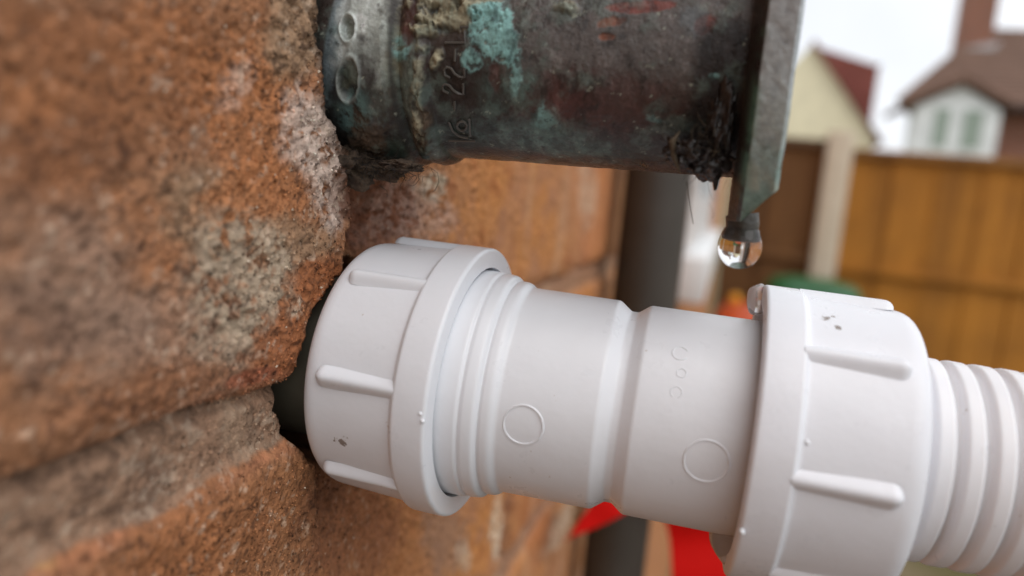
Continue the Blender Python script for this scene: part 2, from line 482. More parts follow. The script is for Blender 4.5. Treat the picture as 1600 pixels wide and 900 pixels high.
# pits
pit = fbm(y, z, 2.4, 3, 8, 0.6)
h = h - 0.35 * sstep(0.25, 0.5, pit) * (1 - mortar)

# broken recess around and between the two pipes
def dist_c(cy, cz): return np.sqrt((y - cy) ** 2 + (z - cz) ** 2)
ang1 = np.arctan2(z - ZC * 1000, y - YC * 1000); ang2 = np.arctan2(z - ZT * 1000, y - YT * 1000)
near_far = sstep(-2, 6, y - 88)
d1 = dist_c(YC * 1000, ZC * 1000) + rag(6, 1.7, 9) + rag(1.6, 0.5, 10)
d2 = dist_c(YT * 1000, ZT * 1000) + rag(6, 1.2, 11) + rag(1.6, 0.45, 12)
r1h = 12.3 + 0.7 * (1 - near_far) - 0.3 * (1 - near_far) * sstep(-24, -18, z)
hole1 = sstep(r1h + 1.4, r1h - 0.8, d1)
hole2 = sstep(15.3, 13.2, d2)
# valley between the holes: sharp on the camera side, a long rough slope on the far side
vy = y - (87.0 + 0.10 * (z + 4)); vz = np.exp(-((z + 4.5) / 10.0) ** 2)
nv = rag(7, 1.5, 13)
valley = np.where(vy < 0, sstep(-3.2, 0.5, vy + nv), 1 - sstep(2, 24, vy + nv * 2)) * vz
h = h - 6.5 * valley + valley * (fbm(y, z * 0.55, 3.0, 4, 14, 0.6) * 2.2)
# shallow scoop below the waste pipe
vy2 = y - (83.0 + 0.22 * (-38 - z))
sc2 = np.where(vy2 < 0, sstep(-3.5, 1.5, vy2), 1 - sstep(3, 26, vy2)) * sstep(-64, -44, z) * sstep(-26, -36, z)
h = h - 3.0 * sc2
# far side slopes into hole
h = h - 22.0 * hole1 - 20.0 * hole2
crust = np.zeros_like(y)
for nm_, b_ in BL:
    if nm_[0] in ('pink', 'grey', 'tan', 'white'):
        crust = np.maximum(crust, blob(y, z, b_, rag(5, nm_[2], 20) + rag(1.6, nm_[2] * 0.7, 22), nm_[3]) * nm_[1])
h = h + crust * (0.12 + 0.34 * np.clip(fbm(y, z, 1.0, 3, 24, 0.7) * 2.2, -1, 1)) * (1 - hole1) * (1 - hole2)
X = h
# ---- colour (albedo, with some shade painted in)
def c(*a): return lin(a)
pn = fbm(y, z, 16, 5, 20, 0.55); pn2 = fbm(y, z, 5, 5, 21, 0.6); pn3 = fbm(y, z, 1.6, 4, 22, 0.65); g2 = fbm(y, z, 0.7, 3, 23, 0.7)
base = np.ones(y.shape + (3,)) * c(184, 128, 86)
base = mixc(base, c(192, 130, 76), sstep(-0.1, 0.5, pn))
base = mixc(base, c(168, 118, 88), sstep(0.0, 0.5, -pn2) * 0.7)
base = mixc(base, c(150, 84, 48), sstep(0.15, 0.5, pn2) * 0.6)
nearw = (1 - sstep(70, 120, y))       # the weathered brick by the holes
base = mixc(base, c(164, 110, 72), nearw * 0.85)
base = mixc(base, c(172, 112, 68), sstep(0.05, 0.45, pn2) * nearw * 0.75)
base = mixc(base, c(140, 104, 80), sstep(0.05, 0.4, -pn + 0.3 * pn3) * nearw * 0.6)
lower = sstep(-33, -35, z) * (1 - sstep(100, 140, y))
base = mixc(base, c(166, 108, 62), lower * 0.75)
for name_, b_ in BL:  # darkest blobs at near left and in recesses paint shade into the brick
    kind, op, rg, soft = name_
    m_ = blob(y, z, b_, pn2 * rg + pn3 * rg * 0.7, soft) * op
    cols = {'rust': c(150, 92, 50), 'rust_and_shade': c(122, 74, 44), 'orange': c(184, 114, 60), 'grey': c(176, 156, 132), 'lilac': c(150, 122, 104),
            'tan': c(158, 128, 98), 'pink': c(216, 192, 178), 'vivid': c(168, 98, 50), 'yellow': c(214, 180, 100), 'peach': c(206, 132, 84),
            'white': c(214, 196, 172), 'deep_shade': c(104, 62, 40), 'redbrown': c(132, 80, 56), 'redjoint': c(172, 98, 64)}[kind]
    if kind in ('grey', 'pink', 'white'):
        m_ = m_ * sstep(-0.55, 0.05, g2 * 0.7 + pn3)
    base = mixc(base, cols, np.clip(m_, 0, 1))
# light and dark mineral grains
base = mixc(base, c(212, 186, 162), sstep(0.22, 0.5, 0.6 * pn3 + 0.6 * g2) * (0.42 * nearw + 0.08))
base = mixc(base, c(66, 42, 32), sstep(0.22, 0.5, -0.6 * pn3 + 0.6 * vnoise(y * 2.6, z * 2.6, None, 77)) * (0.45 * nearw + 0.2))
base = mixc(base, c(150, 120, 100), (bed + perp).clip(0, 1) * (1 - nearw) * 0.65)
mort_c = np.ones_like(base) * c(156, 120, 94)
mort_c = mixc(mort_c, c(128, 98, 78), sstep(-0.1, 0.5, pn2))
mort_c = mixc(mort_c, c(190, 168, 146), sstep(0.05, 0.4, pn3 * 0.7 + g2 * 0.5) * 0.55)
mort_c = mixc(mort_c, c(84, 62, 50), sstep(0.05, 0.4, -pn3 * 0.7 + g2 * 0.4) * 0.65)
mort_c = mixc(mort_c, c(174, 148, 122), sstep(0.1, 0.4, pn) * 0.5)
bed_c = sstep(JT / 2 + 0.35, JT / 2 - 0.1, np.abs(zr) + edge_n * 1.4 + pn3 * 0.4)
base = mixc(base, mort_c, bed_c * nearw)
# fired edges along the bed joint (brighter brick skin)
e_up = np.exp(-((zr - JT / 2 - 0.9 + edge_n) / 0.8) ** 2); e_dn = np.exp(-((zr + JT / 2 + 1.0 + edge_n) / 0.7) ** 2)
base = mixc(base, c(196, 124, 84), (e_up * sstep(50, 70, y) + 0.8 * e_dn) * (1 - bed_c) * nearw * sstep(-0.5, 0.3, pn2) * 0.7)
# soil brown in the recess, darker brown round both pipe holes
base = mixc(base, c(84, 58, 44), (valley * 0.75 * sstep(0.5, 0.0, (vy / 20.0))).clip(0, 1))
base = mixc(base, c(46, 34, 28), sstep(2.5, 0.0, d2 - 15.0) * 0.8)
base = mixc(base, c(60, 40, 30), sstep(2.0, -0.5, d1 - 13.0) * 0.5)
# bleached streaks farther along
st = sstep(0.25, 0.6, fbm(y, z * 0.25, 14, 3, 30)) * sstep(150, 180, y) * (1 - sstep(500, 900, y))
base = mixc(base, c(206, 172, 140), st * 0.3)
lum = base @ np.array([0.3, 0.55, 0.15])
base = mixc(base * 0.97, lum[..., None] * np.array([1.12, 0.98, 0.86]), nearw * 0.16)
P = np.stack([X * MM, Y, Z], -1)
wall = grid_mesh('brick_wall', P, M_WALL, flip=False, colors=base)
# loose sand grains and brick crumbs sitting on the weathered face
def grains(n):
    gy = rng.uniform(0.052, 0.118, n); gz_ = rng.uniform(-0.055, 0.040, n)
    iy = np.clip(np.searchsorted(ys, gy), 1, len(ys) - 2); iz = np.clip(np.searchsorted(zs, gz_), 1, len(zs) - 2)
    gx = X[iy, iz]; keep = (gx > -6.0) & (np.abs(X[iy + 1, iz] - X[iy - 1, iz]) < 1.2)
    gy, gz_, gx = gy[keep], gz_[keep], gx[keep]; cb = base[iy, iz][keep]; n = len(gy)
    sz = 0.07 + 0.16 * rng.random(n) ** 2.5
    oct_ = np.array([(1, 0, 0), (-1, 0, 0), (0, 1, 0), (0, -1, 0), (0, 0, 1), (0, 0, -1)], float)
    Vv = oct_[None] * sz[:, None, None] * rng.uniform(0.6, 1.3, (n, 6, 1))
    q = rng.normal(size=(n, 3, 3)); u_, _, v_ = np.linalg.svd(q); Rm = u_ @ v_
    Vv = np.einsum('nij,nkj->nki', Rm, Vv) + np.stack([gx, gy * 1000, gz_ * 1000], -1)[:, None]
    F_ = np.array([(0, 2, 4), (2, 1, 4), (1, 3, 4), (3, 0, 4), (2, 0, 5), (1, 2, 5), (3, 1, 5), (0, 3, 5)])
    fs = (F_[None] + (np.arange(n) * 6)[:, None, None]).reshape(-1, 3)
    me = bpy.data.meshes.new('sand_grains')
    me.from_pydata((Vv.reshape(-1, 3) * MM).tolist(), [], fs.tolist()); me.update()
    t_ = rng.random(n)[:, None]
    k = np.where(t_ < 0.30, 1.0, np.where(t_ < 0.55, 0.45, 1.45))
    cc_ = cb * k; cc_ = np.where(t_ > 0.985, c(216, 200, 180), cc_)
    at = me.color_attributes.new('col', 'FLOAT_COLOR', 'POINT')
    a4 = np.ones((n * 6, 4), np.float32); a4[:, :3] = np.repeat(np.clip(cc_, 0, 0.8), 6, 0)
    at.data.foreach_set('color', a4.ravel())
    o = finish('sand_grains', me, M_WALL, None, False)
    tag(o, 'loose sand grains and brick crumbs on the weathered wall face', None, None, 'stuff')
grains(26000)
house = empty('brick_house_wall', (0, 0, GZ), 'long weathered orange brick wall with rough mortar that both pipes come out of', 'wall')
wall.parent = house; wall.matrix_parent_inverse = house.matrix_world.inverted() if False else Matrix.Translation((0, 0, -GZ))
wall.name = 'wall_face'
# return of the wall at its far end and its thickness
M_PLAINBRICK, nt, b = new_mat('far_brick', rough=0.9)
oc = obj_coord(nt)
br = nt.nodes.new('ShaderNodeTexBrick')
br.inputs['Scale'].default_value = 1.0; br.inputs['Brick Width'].default_value = 0.225; br.inputs['Row Height'].default_value = 0.075
br.inputs['Mortar Size'].default_value = 0.008
br.inputs['Color1'].default_value = (0.27, 0.085, 0.045, 1); br.inputs['Color2'].default_value = (0.20, 0.065, 0.038, 1); br.inputs['Mortar'].default_value = (0.3, 0.24, 0.19, 1)
sx = nt.nodes.new('ShaderNodeSeparateXYZ'); cx = nt.nodes.new('ShaderNodeCombineXYZ')
nt.links.new(oc, sx.inputs[0]); nt.links.new(math_node(nt, 'ADD', sx.outputs[0], sx.outputs[1]), cx.inputs[0]); nt.links.new(sx.outputs[2], cx.inputs[1])
nt.links.new(cx.outputs[0], br.inputs['Vector']); nt.links.new(br.outputs['Color'], b.inputs['Base Color'])
o = box('wall_core', (-0.28, -2.5, GZ - 0.02), (-0.035, 4.9, 2.6), M_PLAINBRICK, house); o.matrix_parent_inverse = Matrix.Translation((0, 0, -GZ))
o = box('wall_end', (-0.035, 4.9, GZ - 0.02), (0.001, 4.93, 2.6), M_PLAINBRICK, house); o.matrix_parent_inverse = Matrix.Translation((0, 0, -GZ))

# white window farther along the same wall
M_UPVC, _, _ = new_mat('white_window_frame', (0.75, 0.76, 0.76), 0.35)
M_GLASS, _, _ = new_mat('window_glass', (0.06, 0.07, 0.07), 0.05)
wf = empty('window', (0.0, 0.78, -0.045)); wf.parent = house; wf.matrix_parent_inverse = Matrix.Translation((0, 0, -GZ))
def ring_frame(name, y0, y1, z0, z1, t, x0, x1, mat, parent):
    vs = []; 
    for x_ in (x0, x1):
        vs += [(x_, y0, z0), (x_, y1, z0), (x_, y1, z1), (x_, y0, z1), (x_, y0 + t, z0 + t), (x_, y1 - t, z0 + t), (x_, y1 - t, z1 - t), (x_, y0 + t, z1 - t)]
    fs = []
    for i in range(4):
        j = (i + 1) % 4
        fs += [(i, j, j + 4, i + 4), (i + 8, i + 12, j + 12, j + 8), (i, i + 8, j + 8, j), (i + 4, j + 4, j + 12, i + 12)]
    return mesh(name, vs, fs, mat, parent)
ring_frame('frame', 0, 0.85, 0, 1.1, 0.06, -0.02, 0.010, M_UPVC, wf)
box('mullion', (-0.015, 0.40, 0.0605), (0.009, 0.45, 1.0395), M_UPVC, wf)
box('pane', (-0.01, 0.0605, 0.0605), (0.003, 0.7895, 1.0395), M_GLASS, wf)
box('sill', (0.0, -0.06, -0.045), (0.033, 1.15, -0.002), M_UPVC, wf, 0.003)

# ------------------------------------------------------------------ white compression coupling
C1 = Vector((17.58, 88.72, -24.61)) * MM
C2 = Vector((50.63, 90.45, -25.21)) * MM
def frame_at(o, u):
    u = u.normalized(); zz = (Vector((0, 0, 1)) - u * u.z).normalized(); yy = zz.cross(u)
    m = Matrix((u, yy, zz)).transposed().to_4x4(); m.translation = o
    return m
U = (C2 - C1).normalized()
FC = frame_at(C1, U)
M_PLA = plastic_mat('white_plastic_nut', [((-0.0107, -0.0153, -0.0056), 0.0019, 0.88)])
M_PLB = plastic_mat('white_plastic_body', [], (0.805, 0.82, 0.86), 0.03, 0.32)
M_PLC = plastic_mat('white_plastic_nut_far', [((0.0061, -0.0066, 0.0150), 0.0009, 0.80), ((0.0070, -0.0060, 0.0155), 0.0008, 0.84), ((0.0072, -0.0079, 0.0143), 0.0008, 0.86), ((0.0032, -0.0065, 0.0151), 0.0009, 0.88)], (0.805, 0.82, 0.87), 0.03, 0.30)
M_PLH = plastic_mat('white_hose_plastic', [((0.0165, -0.0107, -0.0010), 0.0007, 0.80)], (0.82, 0.82, 0.85), 0.10, 0.33)

coup = empty('pipe_coupling', label='white plastic straight compression coupling with two ribbed nuts joining pipe to hose', cat='pipe fitting', mat=FC)
prof = fillet([(-7, 12.6), (-7, 14.35), (1.5, 14.35), (1.8, 14.0), (2.2, 14.25), (3.5, 14.1), (3.9, 13.35), (4.2, 13.55), (5.2, 13.5), (5.9, 12.92), (16.8, 12.85), (18.3, 11.7), (19.2, 11.7), (20.6, 12.75), (40, 12.75), (40, 10.9), (-7, 10.9), (-7, 12.6)],
              [0, .3, .45, .2, .35, .35, .25, .4, .4, .3, .3, .25, .25, .3, 0.2, 0, 0, 0])
body = lathe('body', prof, M_PLB, coup, 160, sharp=30)

def on_cyl(a, th, r):
    return (a * MM, -r * MM * math.cos(th), r * MM * math.sin(th))

def surf_tube(name, pts, r0, wr, mat, parent, seg=6):
    """pts: (a mm, arc s mm) drawn on a cylinder of radius r0"""
    return tube(name, [on_cyl(a, s / r0, r0) for a, s in pts], wr * MM, mat, parent, seg)
def circ(a0, s0, rad, t0=0, t1=360, n=40):
    return [(a0 + rad * math.cos(R(t0 + (t1 - t0) * k / n)), s0 + rad * math.sin(R(t0 + (t1 - t0) * k / n))) for k in range(n + 1)]
surf_tube('raised_ring', circ(9.0, -0.5, 2.22), 12.86, 0.165, M_PLB, coup)
surf_tube('raised_ring', circ(28.7, -0.9, 2.3), 12.72, 0.15, M_PLB, coup)
surf_tube('raised_letter', circ(24.6, 10.4, 0.85, 30, 330, 24), 12.72, 0.10, M_PLB, coup)
surf_tube('raised_letter', circ(25.0, 8.0, 0.5), 12.72, 0.09, M_PLB, coup)
surf_tube('raised_letter', circ(24.7, 5.8, 0.6, -60, 240, 20) , 12.72, 0.085, M_PLB, coup)

def rib(name, a0, a1, th, r0, half, hgt, mat, parent, end0=True):
    """raised rib along the axis from a0 (rounded end when end0) to a1, draped on radius r0"""
    nu, nv = 46, 18
    L = a1 - a0; sgn = 1 if L > 0 else -1
    vs = np.zeros((nu, nv, 3))
    for i in range(nu):
        s_ = abs(L) * (i / (nu - 1)) ** 1.4
        e = min(1.0, s_ / half)
        wd = half * math.sqrt(max(0.0, 1 - (1 - e) ** 2)) + 0.02
        for j in range(nv):
            v = -1 + 2 * j / (nv - 1)
            f = (math.cos(v * math.pi) * 0.5 + 0.5) ** 0.62
            hh = hgt * f * (1 - (1 - e) ** 2) ** 0.5 - 0.10
            vs[i, j] = on_cyl(a0 + sgn * s_, th + v * wd * 1.12 / r0, r0 + hh)
    return grid_mesh(name, vs, mat, parent, flip=(sgn < 0))

def make_nut(parent_mat, mat, sgn, L, rc, rb, rib0, rib_len, name_root, dents):
    nut = bpy.data.objects.new('nut', None); nut.empty_display_size = 0.01
    COL.objects.link(nut); nut.parent = coup; nut.matrix_local = parent_mat
    s_ = sgn
    pts = [(0.0 * s_, 14.75), (0, rc), (s_ * 4.1, rc), (s_ * 4.45, rb + 0.12), (s_ * L, rb - 0.35), (s_ * L, 11.3), (s_ * (L - 6), 11.3), (s_ * (L - 6), 14.75), (0, 14.75)]
    pr = fillet(pts, [0, 0.55, 0.45, 0.35, 4.2, 0.6, 0, 0, 0], 8)
    lathe('nut_shell', pr, mat, nut, 192, sharp=40)
    for k in range(8):
        th = R(rib0 + 45 * k)
        rib('grip_rib', s_ * rib_len, s_ * 3.9, th, rb - 0.05, 1.15, 0.95, mat, nut)
    return nut
ML = Matrix.Rotation(R(-3.0), 4, 'Z')
MRn = Matrix.Translation((33.1 * MM, 0, 0)) @ Matrix.Rotation(R(-2.0), 4, 'Z')
nutL = make_nut(ML, M_PLA, -1, 16.3, 17.2, 16.35, 6.5, 14.0, 'nut', [])
nutR = make_nut(MRn, M_PLC, 1, 16.3, 17.1, 16.4, 1.0, 14.0, 'nut', [])
# moulding flash left on the nuts
def burr(a, th, r, size, mat, parent):
    bm = bmesh.new()
    bmesh.ops.create_icosphere(bm, subdivisions=2, radius=size * MM)
    for v in bm.verts:
        n_ = mnoise.noise(v.co * 3000) * 0.35
        v.co = v.co * (1 + n_)
        v.co += Vector(on_cyl(a, th, r))
    me = bpy.data.meshes.new('burr'); bm.to_mesh(me); bm.free()
    return finish('burr', me, mat, parent, True, 60)
burr(0.3, R(-21), 17.25, 0.33, M_PLB, nutR)
burr(4.9, R(14), 16.45, 0.28, M_PLB, nutR)
burr(-0.25, R(-2), 17.2, 0.26, M_PLB, nutL)
burr(-0.6, R(0.5), 17.2, 0.22, M_PLB, nutL)

# the dark pipe stub between wall and coupling
stub = lathe('waste_pipe', fillet([(-24, 9.2), (-24, 10.7), (12, 10.7), (12, 9.2), (-24, 9.2)], 0.2), M_OVER, None, 96)
stub.matrix_world = frame_at(C1 - U * 14 * MM, U)
tag(stub, 'short dark olive waste pipe in the ragged wall hole, mostly hidden by the white nut', 'pipe')

# ------------------------------------------------------------------ corrugated hose
def hose():
    NR = C2 + U * 16.5 * MM
    d0 = (FC.to_3x3() @ (MRn.to_3x3() @ Vector((1, 0, 0)))).normalized()
    NR = C2 + d0 * 10.0 * MM
    length, pitch = 0.40, 2.70
    n = int(length * 1000 / pitch * 9)
    seg = 72
    pts, tans = [], []
    p = NR.copy(); t = d0.copy(); ds = length / n
    for i in range(n + 1):
        pts.append(p.copy()); tans.append(t.copy())
        sarc = i * ds
        bend = 0.0 if sarc < 0.03 else 5.5
        t = (t + Vector((0, 0.0, -1)) * bend * ds * (1 - abs(t.z))).normalized()
        p = p + t * ds
    m0 = frame_at(NR, d0); inv = m0.inverted()
    th = np.linspace(0, 2 * np.pi, seg, endpoint=False)
    V = np.zeros((n + 1, seg, 3))
    for i in range(n + 1):
        ph = (i * ds * 1000 / pitch + 0.35) % 1.0
        # flat topped ridge, narrow rounded groove
        rr = 10.25 + 1.15 * (sstep(0.0, 0.28, ph) - sstep(0.80, 1.0, ph)) - 0.10 * ph
        t = tans[i]; zz = (Vector((0, 0, 1)) - t * t.z)
        yy = Vector((-t.y, t.x, 0)).normalized(); zz = t.cross(yy) if False else yy.cross(t) * -1
        zz = t.cross(yy)
        c_ = np.array(pts[i]); e1 = -np.array(yy); e2 = np.array(zz)
        V[i] = c_ + rr * MM * (np.cos(th)[:, None] * e1 + np.sin(th)[:, None] * e2)
    flat = V.reshape(-1, 3); Mi = np.array(inv)
    flat = flat @ Mi[:3, :3].T + Mi[:3, 3]
    o = grid_mesh('corrugated_hose', flat.reshape(n + 1, seg, 3), M_PLH, None, wrap=True, flip=False, sharp=0)
    o.matrix_world = m0
    tag(o, 'white ribbed flexible hose running off to the right from the coupling', 'hose')
    return o
hose()

# ------------------------------------------------------------------ copper fitting above
TD = Vector((1.0, 0.045, 0.004)).normalized()
FT = frame_at(Vector((0.0, YT, ZT)), TD)
cop = empty('copper_fitting', label='tarnished dark copper pipe stub with green verdigris and grey collar, above the white coupling', cat='pipe fitting', mat=FT)
CB = [(('purple', 0.75, 0.4, 0.5), (34.4482, 0.2804, 0.0804, 0.0089, 0.0073, -0.1948)), (('purple', 0.6, 0.4, 0.5), (23.04, -0.8047, 0.1783, 0.0142, 0.0085, -0.218)), (('purple', 0.5, 0.5, 0.5), (28.0932, -3.851, 0.1209, 0.006, 0.0148, -0.3028)), (('dark', 0.75, 0.4, 0.4), (14.9271, -8.1968, 0.1456, -0.0178, 0.0092, -0.1375)), (('red', 0.6, 0.6, 0.4), (31.6848, -7.8478, 0.1201, 0.0026, 0.0163, -0.2383)), (('red', 0.55, 0.5, 0.3), (26.4158, -6.6991, 0.2352, -0.0007, 0.0167, -0.2746)), (('dark', 0.5, 0.6, 0.5), (32.3893, -12.2357, 0.0868, -0.0019, 0.04, -0.367)), (('verdgrey', 0.7, 0.9, 0.4), (20.5469, -11.8511, 0.1093, -0.0219, -0.0071, -0.306)), (('verdgrey', 0.5, 0.9, 0.4), (28.6357, -13.8919, 0.1219, -0.0145, 0.0052, -0.6105)), (('bluegrey', 0.95, 0.12, 0.15), (0.5795, -3.7718, 0.6239, -0.1022, -0.0012, -0.0702)), (('grey', 0.97, 0.3, 0.25), (4.1654, -0.1585, 0.2921, -0.0106, -0.0053, -0.1254)), (('grey', 0.8, 0.5, 0.4), (4.5116, -7.262, 0.4159, -0.0753, 0.0152, -0.2544)), (('olive', 0.8, 0.5, 0.3), (7.0786, -1.4251, 0.5919, 0.0145, 0.0081, -0.2093)), (('paleg', 0.6, 0.6, 0.3), (8.6422, -8.621, 0.6327, -0.1586, -0.0008, -0.1302)), (('verd', 0.75, 0.4, 0.25), (8.4624, -1.7114, 0.874, 0.0168, 0.0292, -0.7354)), (('red', 0.8, 0.2, 0.15), (9.0074, 1.404, 0.9448, 0.1102, 0.0116, -0.3539)), (('olive', 0.5, 0.7, 0.3), (5.7222, -7.1899, 0.4832, -0.0819, 0.0224, -0.3765)), (('dark', 0.85, 0.35, 0.3), (2.4291, -14.543, 0.1938, -0.0729, 0.0146, -0.1091)), (('dark', 0.9, 0.2, 0.2), (-2.8522, -16.6504, 0.3172, -0.1669, -0.0136, -0.0435)), (('dent', 0.97, 0.15, 0.2), (2.2062, -0.0884, 1.1565, 0.0711, 0.0296, -0.8425)), (('dent', 0.97, 0.2, 0.2), (2.0185, -5.2827, 0.8313, -0.2051, -0.0221, -0.4797)), (('verd', 0.4, 0.6, 0.4), (1.9683, -9.5257, 0.4483, -0.2636, -0.1129, -0.3093)), (('verdgrey', 0.8, 0.5, 0.3), (3.7703, -16.6894, 0.2864, -0.1291, -0.0622, -0.1982)), (('soil', 0.9, 0.6, 0.3), (1.0058, -15.951, 0.3353, -0.1381, 0.0274, -0.1608)), (('soil', 0.85, 0.7, 0.3), (9.4878, -12.645, 0.943, -0.2521, 0.0234, -0.2226)), (('lime', 0.98, 0.5, 0.2), (12.6231, 2.3754, 0.225, 0.0318, 0.0145, -0.4624)), (('lime', 0.95, 0.5, 0.2), (10.9881, 0.4266, 0.668, 0.0595, 0.0317, -0.9092)), (('lime', 0.9, 0.6, 0.3), (16.1315, 3.4351, 0.3439, 0.0551, 0.0201, -0.6704)), (('lime', 0.9, 0.5, 0.3), (12.2533, -2.9103, 1.416, -0.5647, -0.1977, -0.6921)), (('lime', 0.7, 0.9, 0.3), (10.084, -6.9317, 1.4313, -0.1847, 0.0096, -0.1635)), (('lime', 0.6, 0.7, 0.3), (26.3763, 3.3799, 0.8103, 0.1123, 0.0357, -1.154)), (('verd', 0.97, 0.55, 0.12), (18.6863, 0.3586, 0.3671, 0.0348, 0.0116, -0.3234)), (('verd', 0.97, 0.55, 0.12), (20.221, -0.9145, 0.6378, 0.0454, 0.0164, -0.4209)), (('verd', 0.9, 0.5, 0.15), (16.3264, -2.5322, 0.7586, 0.0175, 0.0321, -0.7479)), (('verd', 0.95, 0.5, 0.15), (17.9227, 2.0461, 0.4636, 0.06, 0.0209, -0.6473)), (('verd', 0.8, 0.8, 0.3), (21.4258, -4.8602, 1.389, -0.005, 0.025, -0.484)), (('verdgrey', 0.8, 0.7, 0.3), (22.8593, -5.4781, 0.558, -0.0037, 0.0229, -0.4203)), (('verdgrey', 0.7, 0.7, 0.3), (19.202, -6.3984, 0.4529, -0.0225, 0.018, -0.3109)), (('red', 0.7, 0.6, 0.3), (19.0411, -4.1585, 1.376, -0.0032, 0.0325, -0.6679)), (('verd', 0.7, 0.7, 0.3), (24.7004, -8.982, 0.5607, -0.3022, -0.2342, -0.3866)), (('verdgrey', 0.6, 0.8, 0.3), (24.4136, -10.9746, 0.2693, -0.0234, 0.0426, -0.467)), (('red', 0.9, 0.3, 0.2), (26.7686, -7.0442, 0.4702, -0.0027, 0.025, -0.3977)), (('brightred', 0.95, 0.35, 0.12), (34.0194, 3.9048, 0.2533, 0.0437, 0.1358, -1.5212)), (('orange', 0.95, 0.4, 0.15), (30.9493, 1.9942, 0.7339, 0.2175, 0.3439, -1.586)), (('orange', 0.95, 0.3, 0.15), (30.9303, 0.4074, 1.1516, 0.1239, 0.0948, -2.5652)), (('brightred', 0.85, 0.5, 0.2), (40.967, 2.1355, 0.6761, 0.4582, 0.6008, -0.8753)), (('bluegrey', 0.5, 0.6, 0.3), (39.6346, 2.7571, 0.7175, 0.0815, 0.0189, -0.5691)), (('dark', 0.95, 0.2, 0.3), (43.2437, -1.252, 0.321, 0.0398, 0.0099, -0.2313)), (('dark', 0.9, 0.3, 0.3), (43.183, -8.5562, 0.3059, 0.0343, 0.0123, -0.161)), (('verd', 0.8, 0.4, 0.3), (42.2872, -3.1589, 1.9783, 0.2407, 0.1549, -3.1853)), (('verdgrey', 0.6, 0.8, 0.3), (37.0744, -6.7568, 0.4594, 0.1951, 0.426, -0.9157)), (('verd', 0.5, 0.9, 0.3), (36.6375, -8.2671, 1.0141, -0.2579, -0.6952, -2.0741))]
def copper_part(name, prof, da, a_range, seg, kind):
    pr = np.array(prof, float)
    a = np.arange(a_range[0], a_range[1], da)
    r0 = np.interp(a, pr[:, 0], pr[:, 1])
    th = np.linspace(-np.pi, np.pi, seg, endpoint=False)
    A, TH = np.meshgrid(a, th, indexing='ij')
    S = TH * 13.0
    Rr = np.repeat(r0[:, None], seg, 1)
    n1 = fbm(A, S, 7, 5, 50, 0.6); n2 = fbm(A, S, 2.2, 5, 51, 0.6); n3 = fbm(A, S, 0.8, 4, 52, 0.65); n4 = fbm(A * 0.35, S, 1.4, 4, 53, 0.6); n5_ = fbm(A, S, 3.2, 5, 56, 0.7)
    col = np.ones(A.shape + (3,)) * c(60, 51, 46)
    col = mixc(col, c(78, 68, 66), sstep(-0.2, 0.5, n1) * 0.8)
    col = mixc(col, c(66, 40, 36), sstep(0.1, 0.5, n2 + 0.3 * n1) * 0.7)
    col = mixc(col, c(52, 66, 60), sstep(0.12, 0.5, -n2 + 0.2 * n3) * 0.6)
    rg = 0.33 + 0.14 * n2
    up_ = np.zeros_like(A)
    for (kd, op, rg_, soft), b_ in CB:
        rg2 = n2 * rg_ + n3 * rg_ * 0.8
        if kd in ('streak',): rg2 = n4 * rg_
        m_ = np.clip(blob(A, S, b_, rg2, soft) * op, 0, 1)
        cc = {'verd': c(128, 172, 169), 'verdgrey': c(84, 106, 100), 'lime': c(150, 142, 118), 'red': c(78, 46, 42), 'brightred': c(120, 62, 54),
              'grey': c(200, 206, 204), 'bluegrey': c(100, 110, 114), 'dark': c(34, 27, 26), 'olive': c(112, 108, 86), 'purple': c(94, 88, 86), 'orange': c(128, 80, 62),
              'dent': c(88, 92, 78), 'soil': c(76, 60, 46), 'streak': c(150, 158, 130), 'paleg': c(128, 142, 130)}[kd]
        if kd == 'verd': m_ = m_ * (0.15 + 0.85 * sstep(-0.42, -0.05, n3 + 0.5 * n2)); up_ = up_ + m_ * (0.10 + 0.08 * n3)
        if kd == 'lime': m_ = m_ * sstep(-0.45, 0.0, n2 + n3 * 0.6); up_ = up_ + m_ * (0.55 + 0.7 * n2 + 0.5 * n3)
        if kd == 'soil': up_ = up_ + m_ * (0.5 + 0.9 * n2 + 0.5 * n3)
        if kd in ('red', 'brightred', 'orange'): up_ = up_ - m_ * 0.06
        if kd == 'dent':
            u_ = b_[2] * (A - b_[0]) + b_[3] * (S - b_[1]); v_ = b_[4] * (A - b_[0]) + b_[5] * (S - b_[1]); dd = np.sqrt(u_ * u_ + v_ * v_)
            rim = np.exp(-((dd - 1.18) / 0.16) ** 2); up_ = up_ - m_ * (0.8 - 0.5 * n2) + rim * 0.25
            col = mixc(col, c(190, 196, 190), rim * 0.5); m_ = m_ * sstep(-0.5, 0.2, n2 + n3)
        if kd == 'verdgrey': m_ = m_ * (0.25 + 0.75 * sstep(-0.2, 0.35, n2 * 0.8 + n3 * 0.6))
        if kd == 'streak': m_ = m_ * sstep(0.0, 0.4, n2)
        shade = 1 + 0.25 * n3
        col = mixc(col, cc, m_) if kd in ('dark',) else col + (np.asarray(cc) * shade[..., None] - col) * m_[..., None]
        rg = rg + m_ * ({'verd': 0.8, 'lime': 0.9, 'soil': 0.95, 'grey': 0.42, 'bluegrey': 0.6}.get(kd, 0.55) - rg)
    pat = sstep(0.0, 0.45, 0.6 * n2 - 0.5 * n5_ + 0.3 * n1) * 0.45
    col = mixc(col, c(104, 126, 118), pat)
    # speckle
    if kind == 0:
        gm_ = sstep(-62, -20, -np.abs(S + 2) * 5.0) * sstep(1.0, 2.6, A) * (1 - sstep(6.6, 7.4, A)) * sstep(-0.5, 0.1, n1 + 0.5 * n2)
        col = mixc(col, c(186, 192, 186), gm_ * (0.25 + 0.45 * sstep(-0.1, 0.3, n2 - n5_)) * sstep(-7, 1, S))
